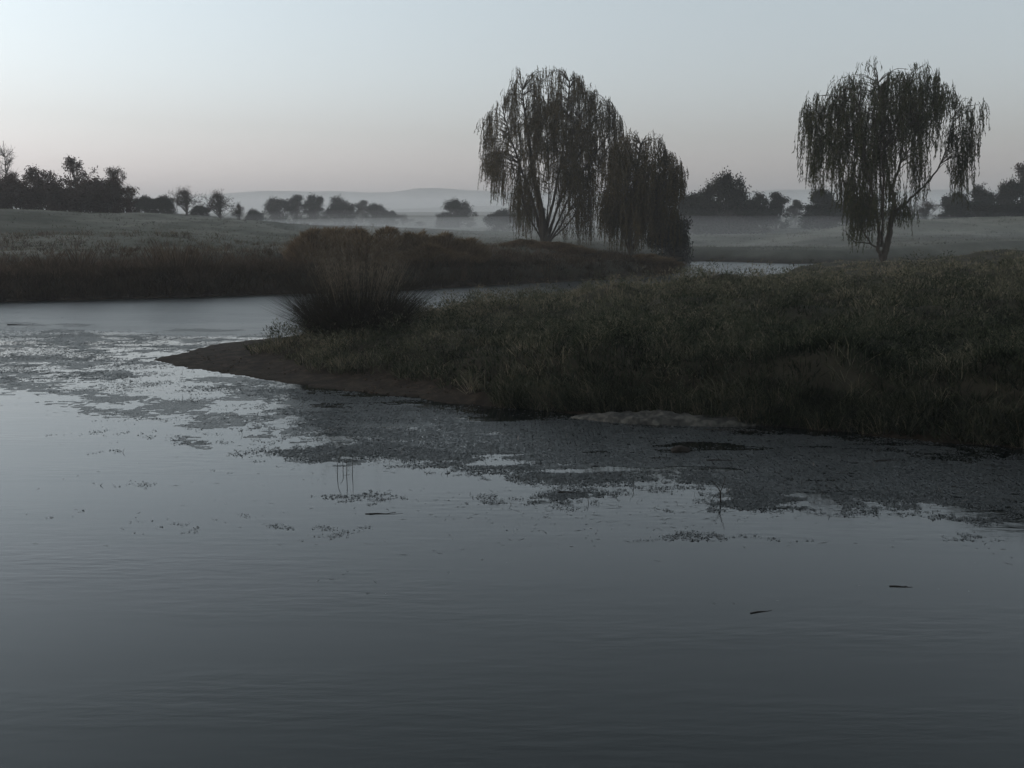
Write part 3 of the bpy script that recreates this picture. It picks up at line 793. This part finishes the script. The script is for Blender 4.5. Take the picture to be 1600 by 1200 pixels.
scr = [(484, 357, 60, 57, 'rounded tawny scrub bush at the left end of the far bank clump'), (522, 354, 66, 59, 'tawny scrub bush second from the left end of the far bank clump'),
       (560, 360, 66, 57.5, 'tawny scrub bush directly behind the spiky tussock'), (604, 357, 70, 60, 'scrub bush on the far bank just right of the spiky tussock plumes'),
       (648, 359, 70, 60.5, 'scrub bush in the middle of the far bank clump, reddish top'), (690, 364, 66, 60, 'scrub bush right of the reddish one on the far bank'),
       (728, 371, 56, 61, 'dark scrub bush ending the tall far bank clump'), (670, 385, 70, 57.5, 'lower dark scrub bush at the waterline in front of the reddish one'),
       (715, 395, 60, 58.5, 'lower dark scrub bush at the waterline, right of the tall clump'), (612, 392, 60, 57, 'lower dark scrub bush at the waterline beside the tussock'),
       (868, 384, 60, 73, 'scrub bush at the feet of the tallest willow, right side'), (900, 388, 44, 71, 'scrub bush at the end of the low rise, right of the tallest willow trunk'), (820, 380, 60, 76, 'scrub bush at the feet of the tallest willow, left side'),
       (1010, 402, 60, 69, 'low dark scrub bush near the promontory tip'), (1040, 404, 44, 69.5, 'low dark scrub bush on the promontory tip against the bright water')]
rng = np.random.default_rng(77)
for i, (px, top, w, Y, lab) in enumerate(scr):
    x, _, zt = PY(px, top, Y); z0 = hz(x, Y); h = max(zt - z0, .5)
    root = thing('scrub_bush', lab, 'bush', (x, Y, z0), rng.uniform(0, 6), 'scrub bushes along the far bank', (w * Y / FPX / 3.2 * 1.4,) * 2 + (h / 2.2 * rng.uniform(1.0, 1.12),))
    obj('stems', SCR[i % 5], root)

# tall thin reed clumps on the left bank
def reed_mesh(seed, h, n_):
    global rng
    rng = np.random.default_rng(seed); ac = Acc()
    r = np.abs(rng.normal(0, .35, n_)); a = rng.uniform(0, 6.283, n_)
    base = np.stack([np.cos(a) * r, np.sin(a) * r, np.zeros(n_)], 1)
    ac.add(*blade_arrays(base, np.stack([np.cos(a), np.sin(a)], 1), h * rng.uniform(.5, 1.1, n_), rng.uniform(.02, .035, n_), rng.uniform(.95, 1, n_), rng.uniform(0, .1, n_), np.clip(rng.normal(.5, .2, n_), 0, 1)))
    return ac.mesh('reeds', M['dry_grass'])
RM = [reed_mesh(301, 2.0, 130), reed_mesh(302, 2.0, 60)]
rng = np.random.default_rng(78)
for i, (px, top, lab) in enumerate([(124, 372, 'few tall thin reeds left of the main reed stand on the left bank'), (240, 378, 'thin reeds just left of the tallest reeds on the left bank'), (258, 362, 'tall dry reed clump sticking up over the left bank'), (274, 360, 'tallest single-file reeds on the left bank, right of the tall clump'),
                                    (296, 384, 'short reeds right of the tallest reeds on the left bank'), (335, 392, 'low reeds farther right on the left bank'), (70, 385, 'low reeds near the left edge of the left bank'), (185, 388, 'sparse low reeds midway along the left bank')]):
    Y = 50.5 + (i % 3); x, _, zt = PY(px, top, Y); z0 = hz(x, Y)
    root = thing('reed_clump', lab, 'reeds', (x, Y, z0), i, 'reed clumps on the left bank', (1.2, 1.2, (zt - z0) / 2.1))
    obj('reeds', RM[i % 2], root)

# ------------------------------------------------------------------ spiky tussock with plumes
def tussock():
    global rng
    rng = np.random.default_rng(400)
    x, y = -4.0, 28.0; z0 = hz(x, y)
    root = thing('tussock', 'dark spiky grass tussock with tall feathery stems at the head of the mud spit', 'plant', (x, y, z0))
    def spikes(n_, L0, L1, rx, rise_m, rise_s, wid, mat, name, dro=.1):
        a = rng.uniform(0, 6.283, n_); r = np.sqrt(rng.random(n_)) * rx
        base = np.stack([np.cos(a) * r * 1.3, np.sin(a) * r, np.full(n_, -.05)], 1)
        a2 = a + rng.normal(0, .45, n_)
        ac = Acc()
        ac.add(*blade_arrays(base, np.stack([np.cos(a2), np.sin(a2)], 1), rng.uniform(L0, L1, n_), rng.uniform(.6, 1, n_) * wid,
                             np.clip(rng.normal(rise_m, rise_s, n_), .12, 1), rng.uniform(0, dro, n_), np.clip(rng.normal(.45, .2, n_), 0, 1)))
        obj(name, ac.mesh(name, M[mat]), root)
    spikes(4800, .6, 2.15, .78, .74, .25, .015, 'tussock', 'leaves')
    spikes(1500, .4, .9, .95, .55, .25, .02, 'tussock', 'dead_skirt', .4)
    # feathery stems
    ac = Acc(); n_ = 150
    a = rng.uniform(0, 6.283, n_); r = np.sqrt(rng.random(n_)) * .55
    base = np.stack([np.cos(a) * r * 1.3 + .1, np.sin(a) * r, np.zeros(n_)], 1)
    L = rng.uniform(1.5, 2.75, n_); rise = np.clip(rng.normal(.965, .03, n_), .85, 1); d_ = np.stack([np.cos(a), np.sin(a)], 1); dr = rng.uniform(0, .06, n_)
    ac.add(*blade_arrays(base, d_, L, np.full(n_, .013), rise, dr, rng.uniform(.2, .8, n_)))
    k = 26
    f = rng.uniform(.45, 1.0, (n_, k))
    dd = np.stack([d_[:, 0], d_[:, 1], np.zeros(n_)], 1)
    hor = np.sqrt(1 - rise ** 2)
    pos = base[:, None] + (L[:, None] * f)[..., None] * (rise[:, None, None] * np.array([0, 0, 1.]) + hor[:, None, None] * dd[:, None])
    pos = (pos + rng.normal(0, .035, pos.shape)).reshape(-1, 3); m = len(pos)
    a = rng.uniform(0, 6.28, m)
    ac.add(*blade_arrays(pos, np.stack([np.cos(a), np.sin(a)], 1), rng.uniform(.06, .16, m), rng.uniform(.006, .012, m), rng.uniform(.5, .95, m), rng.uniform(0, .3, m), np.clip(rng.normal(.5, .2, m), 0, 1)))
    obj('plumes', ac.mesh('plumes', M['plume']), root)
tussock()

# ------------------------------------------------------------------ grass
def scatter(n_, x0, x1, y0, y1, power=2.0):
    """points over a wedge, denser towards the viewer"""
    u = rng.random(n_)
    if power == 1: y = y0 * (y1 / y0) ** u
    else:
        k = 1 - power; y = (y0 ** k + u * (y1 ** k - y0 ** k)) ** (1 / k)
    x = (x0 + (x1 - x0) * rng.random(n_)) * y
    return x, y

def tufts(ac, x, y, z, nb, L, wid, spread, tuft_tone):
    """nb blades for each tuft"""
    n_ = len(x)
    X = np.repeat(x, nb); Y = np.repeat(y, nb); Z = np.repeat(z, nb); Lr = np.repeat(L, nb); S = np.repeat(spread, nb); Gq = np.repeat(tuft_tone, nb); W = np.repeat(wid, nb)
    m = len(X)
    a = rng.uniform(0, 6.283, m); r = np.sqrt(rng.random(m)) * S
    base = np.stack([X + np.cos(a) * r, Y + np.sin(a) * r, Z - .03], 1)
    a2 = a + rng.normal(0, .7, m)
    tuft_t = np.repeat(rng.normal(0, .17, n_), nb)
    ac.add(*blade_arrays(base, np.stack([np.cos(a2), np.sin(a2)], 1), Lr * rng.uniform(.5, 1.15, m), W * rng.uniform(.6, 1.2, m),
                         np.clip(rng.normal(.80, .17, m), .25, 1), rng.uniform(.05, .8, m), np.clip(Gq + tuft_t + rng.normal(0, .13, m), 0, 1)))

rng = np.random.default_rng(500)
ac = Acc()
x, y = scatter(43000, -.36, .86, 12, 70, 2.0)
z, d, s = land(x, y)
beach = (z < .10 + .12 * fbm(x * 2, y * 2, 61)) & (x < 3)
clear = np.where(x < -2.5, .7, np.where(x < -.5, .30, .1))
ok = (s == 0) & (d > clear) & ~beach
x, y, z, d = x[ok], y[ok], z[ok], d[ok]
hn = fbm(x * 1.4, y * 1.4, 62, 3); hb = fbm(x * .25, y * .25, 63, 3)
L = .08 + .75 * np.clip(hn - .22, 0, 1) ** 1.6 + .12 * (1 - sstep(0, 2.5, d)) + .1 * hb
L *= np.where(y > 38, .55, 1)
tuft_tone = .14 + .8 * (hn - .5) + .50 * sstep(19, 36, y) + .5 * (hb - .5) + .22 * (1 - sstep(-2, 2.5, x))  # clump tops paler, gaps darker: shade painted into the tint; back browner
tufts(ac, x, y, z, 12, L, np.clip(.015 + .00050 * (y - 16), .013, .045), .10 + .10 * rng.random(len(x)) + .002 * y, tuft_tone)
print('bank tufts', len(x))
# overhanging fringe at the water edge
u = rng.random(3200); ns = np.array([P(*p) for p in near_shore[8:]])
seg = np.concatenate([[0], np.cumsum(np.hypot(*np.diff(ns, axis=0).T))]); t = u * seg[-1]
x = np.interp(t, seg, ns[:, 0]); y = np.interp(t, seg, ns[:, 1]) + rng.uniform(.05, .6, len(u))
z, d, s = land(x, y); ok = (d > .05) & (s == 0) & (fbm(x * 1.5, y, 66) > .33)
x, y, z = x[ok], y[ok], z[ok]
tufts(ac, x, y, z, 16, rng.uniform(.3, .6, len(x)), np.full(len(x), .012), np.full(len(x), .16), np.full(len(x), .40))
obj('bank_grass', ac.mesh('bank_grass', M['bank_grass']), kind='stuff')
# low leafy herbs growing in rounded cushions through the grass
x, y = scatter(3600, -.30, .56, 14.5, 37, 1.7)
z, d, s = land(x, y); ok = (s == 0) & (d > np.where(x < -1, 1.3, .25)) & (z > .22) & (fbm(x * .5, y * .5, 67) > .40)
x, y, z = x[ok], y[ok], z[ok]; n_ = len(x); nb = 90
R_ = rng.uniform(.16, .52, n_); H_ = R_ * rng.uniform(.7, 1.3, n_) + .12; tn = rng.normal(.30, .17, n_) + .34 * sstep(20, 36, y)
X, Y_, Z_, RR, HH, TT = (np.repeat(q, nb) for q in (x, y, z, R_, H_, tn)); m = len(X)
a = rng.uniform(0, 6.283, m); cz = rng.random(m); rad = np.sqrt(1 - cz ** 2) * rng.uniform(.75, 1.08, m)
base = np.stack([X + np.cos(a) * rad * RR, Y_ + np.sin(a) * rad * RR, Z_ + cz * HH * rng.uniform(.8, 1.1, m) + .02], 1)
ac = Acc(); a2 = a + rng.normal(0, .6, m)
ac.add(*blade_arrays(base, np.stack([np.cos(a2), np.sin(a2)], 1), rng.uniform(.04, .11, m) * (Y_ / 22) ** .4, rng.uniform(.008, .017, m) * (Y_ / 20), rng.uniform(.3, .95, m), rng.uniform(0, .5, m), np.clip(TT + rng.normal(0, .12, m), 0, 1)))
print('herbs', n_)
obj('low_herbs', ac.mesh('low_herbs', M['bank_grass']), kind='stuff')

ac = Acc()
x, y = scatter(17000, -.60, .26, 43, 76, 2.0)
z, d, s = land(x, y)
dens = 1 - sstep(4, 15, d + 5 * (fbm(x * .3, y * .3, 71) - .5))
ok = (s == 1) & (d > .1) & (rng.random(len(x)) < .15 + dens)
x, y, z, d = x[ok], y[ok], z[ok], d[ok]
hn = fbm(x * .5, y * .5, 72, 3)
L = .35 + .9 * hn ** 1.5 * (1 - .5 * sstep(3, 12, d)) - .2 * sstep(0.45, .7, x / y + .6) 
tufts(ac, x, y, z, 12, np.clip(L, .25, 1.4), np.full(len(x), .030), np.full(len(x), .22), .25 + .35 * sstep(1, 8, d) + .3 * (hn - .5))
print('dry tufts', len(x))
obj('dry_bank_grass', ac.mesh('dry_bank_grass', M['dry_grass']), kind='stuff')

ac = Acc()
x, y = scatter(11000, -.60, .62, 60, 170, 1.6)
z, d, s = land(x, y)
ok = (s == 1) & (d > 3); x, y, z = x[ok], y[ok], z[ok]
tufts(ac, x, y, z, 6, .12 + .30 * fbm(x * .3, y * .3, 75) ** 2, np.full(len(x), .05), np.full(len(x), .45), .5 + .8 * (fbm(x * .15, y * .15, 76) - .5))
obj('field_grass', ac.mesh('field_grass', M['field_grass']), kind='stuff')

# twigs, dead leaves and pebbles stranded on the mud
rng = np.random.default_rng(560)
x = rng.uniform(-9, 3, 9000); y = rng.uniform(20, 33, 9000); z, d, s_ = land(x, y)
ok = (s_ == 0) & (d > -.05) & (d < 1.8) & (z < .35) & (fbm(x * 1.2, y * 1.2, 68) > .47); x, y, z = x[ok], y[ok], z[ok]; m = len(x)
a = rng.uniform(0, 6.283, m); ac = Acc()
ac.add(*blade_arrays(np.stack([x, y, z + .008], 1), np.stack([np.cos(a), np.sin(a)], 1), rng.uniform(.04, .22, m), rng.uniform(.006, .02, m), rng.uniform(0, .25, m), rng.uniform(0, .2, m), rng.uniform(.1, 1, m)))
k6 = m // 3; oc = np.array([(1, 0, 0), (0, 1, 0), (-1, 0, 0), (0, -1, 0), (0, 0, .7), (0, 0, -.4)]); of_ = np.array([(0, 1, 4), (1, 2, 4), (2, 3, 4), (3, 0, 4), (1, 0, 5), (2, 1, 5), (3, 2, 5), (0, 3, 5)])
sz_ = rng.uniform(.01, .035, (k6, 1, 1)) * rng.uniform(.6, 1.3, (k6, 6, 1))
v = oc[None] * sz_ + np.stack([x, y, z], 1)[:k6, None]
ac.add(v.reshape(-1, 3), [(np.arange(k6)[:, None, None] * 6 + of_[None]).reshape(-1, 3)], np.repeat(rng.uniform(0, .7, k6), 6))
print('litter', m)
obj('shore_litter', ac.mesh('shore_litter', M['dry_grass']), kind='stuff')

# ------------------------------------------------------------------ floating weed
rng = np.random.default_rng(600)
mat_poly = [P(*p) for p in [(430, 606), (470, 655), (455, 680), (520, 705), (600, 712), (640, 722), (730, 728), (800, 762), (880, 778), (960, 760), (1040, 752), (1105, 768), (1130, 792), (1260, 797),
                            (1370, 790), (1480, 800), (1620, 804), (1800, 815), (1900, 745), (1600, 704), (1380, 684), (1200, 671), (880, 650), (700, 634), (560, 618)]]
left_poly = [P(*p) for p in [(-250, 505), (150, 515), (330, 524), (440, 520), (400, 540), (240, 562), (470, 604), (560, 618), (640, 700), (480, 690), (300, 640), (100, 600), (-250, 610)]]
def cover(x, y):
    """share of the water covered with weed at a place, 0..1"""
    dm = poly_sdf(x, y, mat_poly); dl = poly_sdf(x, y, left_poly)
    streak = fbm(x * .35, y * 1.3, 81, 4); mid = fbm(x * 1.1, y * 2.6, 82, 4)
    cm = sstep(-.5, .7, dm + (streak - .5) * 2.4 + (mid - .5) * 1.2) * .93
    pool = sstep(.66, .72, fbm(x * .45 + 7, y * 1.6, 83, 3)) * (1 - sstep(1.0, 3.5, dm))
    iso = fbm(x * 1.0, y * 1.5, 85, 5); iso2 = fbm(x * .45, y * .8, 86, 3)
    cl = sstep(-1.5, 2.0, dl) * sstep(.34, .56, iso * .6 + iso2 * .4) * .75
    sp = .40 * sstep(.60, .74, iso) * sstep(-6.0, 0, np.maximum(dm, dl))
    pool = np.where(x > 4, 0, pool)
    return np.clip(np.maximum(np.maximum(cm * (1 - pool), cl), sp), 0, 1)
x, y = scatter(760000, -.62, .66, 11.5, 38, 2.2)
c = cover(x, y); _, dsh, _ = land(x, y)
fine = fbm(x * 7, y * 7, 84, 3)
ok = (dsh < -.05) & (rng.random(len(x)) < c * np.where(poly_sdf(x, y, mat_poly) > .8, .55, 1.15)) & (fine < .35 + .45 * c)
x, y, c = x[ok], y[ok], c[ok]; n_ = len(x); print('weed', n_)
a = rng.uniform(0, 3.1416, n_); sz = rng.uniform(.006, .019, n_) * (y / 18) ** .9
k = 4; th = np.arange(k) / k * 2 * np.pi
rad = sz[:, None] * rng.uniform(.6, 1.3, (n_, k))
ex = rad * np.cos(th) * 1.5; ey = rad * np.sin(th) * .8
vx = x[:, None] + ex * np.cos(a)[:, None] - ey * np.sin(a)[:, None]; vy = y[:, None] + ex * np.sin(a)[:, None] + ey * np.cos(a)[:, None]
vz = .002 + rng.uniform(0, .010, (n_, k))
V = np.stack([vx, vy, vz], -1).reshape(-1, 3)
F = (np.arange(n_) * k)[:, None] + np.arange(k)[None]
obj('floating_weed', mesh_np('floating_weed', V, [F], M['weed'], {'tint': np.repeat(np.clip(rng.normal(.5, .2, n_), 0, 1), k)}), kind='stuff')

# the smooth film of scum that carries the thicker weed
fx = np.arange(-22, 18, .065); fy = np.arange(12, 36, .08)
FX, FY = np.meshgrid(fx, fy); FX = FX.ravel(); FY = FY.ravel()
dm = poly_sdf(FX, FY, mat_poly); dsh = land(FX, FY)[1]
st_ = fbm(FX * .35, FY * 1.3, 81, 4); md_ = fbm(FX * 1.1, FY * 2.6, 82, 4); fn_ = fbm(FX * 5, FY * 8, 87, 3)
pl_ = (fbm(FX * .45 + 7, FY * 1.6, 83, 3) > .67) & (dm < 2.5) & (FX < 4)
ok = (dm + (st_ - .5) * 2.6 + (md_ - .5) * 1.6 + (fn_ - .5) * .9 > .45) & ~pl_
dl = poly_sdf(FX, FY, left_poly)
ok |= (fbm(FX * .8, FY * 1.2, 89, 5) * .7 + fn_ * .3 + .10 * sstep(-3, 2, dl) - .10 > .50) & (dl > -1.5)      # torn patches off the spit
ok &= (dsh < -.04) & (fn_ > .22)
FX, FY = FX[ok], FY[ok]; q_ = len(FX)
jx = rng.normal(0, .008, (q_, 4)); jy = rng.normal(0, .008, (q_, 4))
V = np.stack([FX[:, None] + np.array([-.031, .031, .031, -.031]) + jx, FY[:, None] + np.array([-.038, -.038, .038, .038]) + jy, np.full((q_, 4), .0015) + rng.uniform(0, .0012, (q_, 1))], -1)
obj('floating_film', mesh_np('floating_film', V.reshape(-1, 3), [(np.arange(q_) * 4)[:, None] + np.arange(4)[None]], M['weed'], {'tint': np.full(q_ * 4, .38)}), kind='stuff')

# loose strands and leaves on the open water, and short emergent stalks in the weed
ac = Acc()
x, y = scatter(26000, -.62, .62, 9.5, 44, 2.0)
dm = np.maximum(poly_sdf(x, y, mat_poly), poly_sdf(x, y, left_poly)); _, dsh, _ = land(x, y)
nz = fbm(x * .6, y * 1.4, 91, 4)
pr_ = np.where(dm > 0, .5, np.exp(dm / .8)) * sstep(.42, .62, nz) + .015 * sstep(.5, .7, nz)
ok = (rng.random(len(x)) < pr_) & (dsh < -.1); x, y = x[ok], y[ok]; n_ = len(x); print('scraps', n_)
a = rng.normal(0, .9, n_); Ls = rng.uniform(.012, .05, n_) * (1 + 3.0 * rng.random(n_) ** 7) * (y / 20) ** .5; wd = rng.uniform(.003, .008, n_) * (y / 18)
c0 = np.stack([x, y, np.full(n_, .002)], 1); t0 = np.stack([np.cos(a), np.sin(a), np.zeros(n_)], 1); s0 = np.stack([-np.sin(a), np.cos(a), np.zeros(n_)], 1)
bend = rng.uniform(-.3, .3, n_)[:, None] * Ls[:, None]
zr_ = np.array([0, 0, 1.]) * rng.uniform(0, .004, n_)[:, None]
v = np.stack([c0 - t0 * Ls[:, None], c0 - s0 * wd[:, None] + s0 * bend, c0 + t0 * Ls[:, None] + zr_, c0 + s0 * wd[:, None] + s0 * bend + zr_], 1).reshape(-1, 3)
ac.add(v, [(np.arange(n_) * 4)[:, None] + np.arange(4)[None]], np.repeat(rng.uniform(.1, .8, n_), 4))
x, y = scatter(5200, -.5, .6, 12.5, 30, 2.0)
c = cover(x, y); ok = (rng.random(len(x)) < c * .8) & (land(x, y)[1] < -.2); x, y = x[ok], y[ok]; n_ = len(x)
a = rng.uniform(0, 6.28, n_)
ac.add(*blade_arrays(np.stack([x, y, np.full(n_, -.02)], 1), np.stack([np.cos(a), np.sin(a)], 1), rng.uniform(.05, .16, n_), rng.uniform(.006, .012, n_), rng.uniform(.4, .95, n_), rng.uniform(0, .4, n_), rng.uniform(.1, .7, n_)))
obj('floating_debris', ac.mesh('floating_debris', M['scrap']), kind='stuff')

# ------------------------------------------------------------------ single things on the water
def stick_mesh(name, paths, mat):
    ac = Acc()
    for pts, r0, r1 in paths:
        p = spline(pts, 5); tube(ac, p, np.linspace(r0, r1, len(p)), 6)
    return ac.mesh(name, M[mat], smooth=True)
def stick(px, py, wpx, rz, label, seed, fork=True, r=.02):
    global rng
    rng = np.random.default_rng(seed)
    x, y = P(px, py); L = wpx * math.hypot(x, y) / FPX
    root = thing('floating_stick', label, 'stick', (x, y, -.2 * r), rz, 'sticks lying on the water')
    obj('stem', stick_mesh('stem', [([(-L / 2, 0, 0), (-L * .15, L * .03, .003), (L * .2, -L * .02, .0), (L / 2, L * .03, 0)], r, r * .4)], 'wet_wood'), root)
    if fork:
        obj('side_twig', stick_mesh('side_twig', [([(L * .05, 0, 0), (L * .18, L * .10, .002), (L * .3, L * .14, .004)], r * .5, r * .25)], 'wet_wood'), root)
        obj('side_twig', stick_mesh('side_twig', [([(-L * .2, 0, 0), (-L * .28, -L * .06, .002), (-L * .38, -L * .08, .004)], r * .4, r * .2)], 'wet_wood'), root)
stick(1155, 673, 108, -.12, 'longest dark stick lying just off the right end of the pale mud bar', 701, True, .022)
stick(1133, 720, 58, -.03, 'dark stick on the weed, below the right half of the mud bar', 702, False, .022)
stick(1040, 716, 40, .12, 'crooked dark stick beside the lump on the weed', 703, True, .018)
stick(895, 770, 46, .02, 'dark stick at the lower edge of the weed, left of the forked twig', 704, True, .026)
stick(1408, 917, 34, -.15, 'short dark stick on open water, right side of the photo', 705, True, .012)
stick(1190, 956, 40, .35, 'slanted leaf-shaped stick alone on the open water', 706, False, .011)
stick(1390, 720, 50, .25, 'dark crooked stick in the weed near the dark right bank', 707, True, .028)
stick(28, 508, 30, .0, 'dark floating stick on the far water at the left edge', 708, False, .04)
stick(600, 803, 60, .02, 'thin stick on the calm water below the weed', 709, True, .011)
# low lump
rng = np.random.default_rng(720)
x, y = P(1063, 706)
import bmesh
bm = bmesh.new(); bmesh.ops.create_icosphere(bm, subdivisions=3, radius=1)
for v in bm.verts:
    f_ = .75 + .5 * float(fbm(np.array([v.co.x * 1.7 + 5]), np.array([v.co.y * 1.7 + v.co.z]), 88, 3)[0])
    v.co = Vector((v.co.x * .16 * f_, v.co.y * .10 * f_, v.co.z * .075 * f_))
me = bpy.data.meshes.new('clod'); bm.to_mesh(me); bm.free(); me.materials.append(M['wet_wood'])
for p_ in me.polygons: p_.use_smooth = True
obj('mud_clod', me, None, 'small dark clod poking out of the floating weed left of centre right', 'clod', loc=(x, y, .02))
bpy.data.objects['mud_clod']['label'] = 'small dark rounded clod poking out of the floating weed'
# forked twig standing in the water
x, y = P(1125, 786)
root = thing('forked_twig', 'thin forked twig standing up out of the weed edge', 'twig', (x, y, -.05))
obj('stem', stick_mesh('stem', [([(0, 0, 0), (.005, 0, .1), (.0, 0, .2)], .010, .008)], 'wet_wood'), root)
obj('prong', stick_mesh('prong', [([(0, 0, .19), (-.05, .02, .27), (-.13, .03, .33)], .007, .003)], 'wet_wood'), root)
obj('prong', stick_mesh('prong', [([(0, 0, .19), (.03, -.01, .28), (.065, 0, .38)], .007, .003)], 'wet_wood'), root)
# pale branch on the mud bar
x, y = P(1180, 660)
root = thing('driftwood_branch', 'short pale driftwood branch propped on the right end of the mud bar', 'branch', (x, y + .1, .03))
obj('stem', stick_mesh('stem', [([(-.16, 0, 0), (-.02, 0, .05), (.16, .02, .11)], .016, .010)], 'driftwood'), root)
obj('side_twig', stick_mesh('side_twig', [([(.02, 0, .06), (.05, .03, .09), (.06, .06, .13)], .007, .004)], 'driftwood'), root)
# upright stalks in the shallow water
rng = np.random.default_rng(730)
for px, py, hpx, lab in [(527, 742, 38, 'leftmost of the upright stalks in the weed below the spit'), (541, 745, 44, 'tallest of the upright stalks in the weed below the spit'), (550, 742, 30, 'rightmost of the upright stalks in the weed below the spit'), (535, 736, 22, 'shortest of the upright stalks in the weed below the spit')]:
    x, y = P(px, py); h = hpx * y / FPX
    o = obj('water_stalk', stick_mesh('water_stalk', [([(0, 0, -.1), (.01, 0, h * .5), (rng.normal(0, .03), 0, h)], .006, .003)], 'scrap'), None, lab, 'stalk', 'upright stalks in the shallow water', None, (x, y, 0))

# ------------------------------------------------------------------ air
def volume_mat(name, density, col, aniso):
    m, n, out = new_mat(name)
    v = n.nodes.new('ShaderNodeVolumePrincipled')
    v.inputs['Color'].default_value = (*col, 1); v.inputs['Density'].default_value = density; v.inputs['Anisotropy'].default_value = aniso
    n.links.new(v.outputs[0], out.inputs['Volume'])
    return m
hm = volume_mat('haze', .0007, (1.0, 1.0, 1.0), .3)
X0, X1, Y0, Y1, Z0, Z1 = -6500, 6500, -3500, 7500, -3.0, 40
hv = [(X, Y, Z) for Z in (Z0, Z1) for Y in (Y0, Y1) for X in (X0, X1)]
hf = np.array([[0, 2, 3, 1], [4, 5, 7, 6], [0, 1, 5, 4], [1, 3, 7, 5], [3, 2, 6, 7], [2, 0, 4, 6]])
obj('haze', mesh_np('haze', hv, [hf], hm), kind='stuff')
def mist(cx, cy, cz, rx, ry, rz_, dens):
    bm = bmesh.new(); bmesh.ops.create_uvsphere(bm, u_segments=48, v_segments=16, radius=1)
    me = bpy.data.meshes.new('mist'); bm.to_mesh(me); bm.free(); me.materials.append(volume_mat('ground_mist', dens, (1, 1, 1), .3))
    me.transform(Matrix.Diagonal((rx, ry, rz_, 1)))
    obj('mist', me, kind='stuff', loc=(cx, cy, cz))
mist(15, 165, .2, 130, 84, 6.4, .0004)
mist(20, 155, .25, 112, 72, 4.2, .0010)
mist(24, 137, .3, 98, 64, 3.1, .0050)
mist(-22, 108, 1.0, 30, 26, 2.6, .0022)
mist(-22, 104, 1.0, 24, 18, 1.9, .0030)
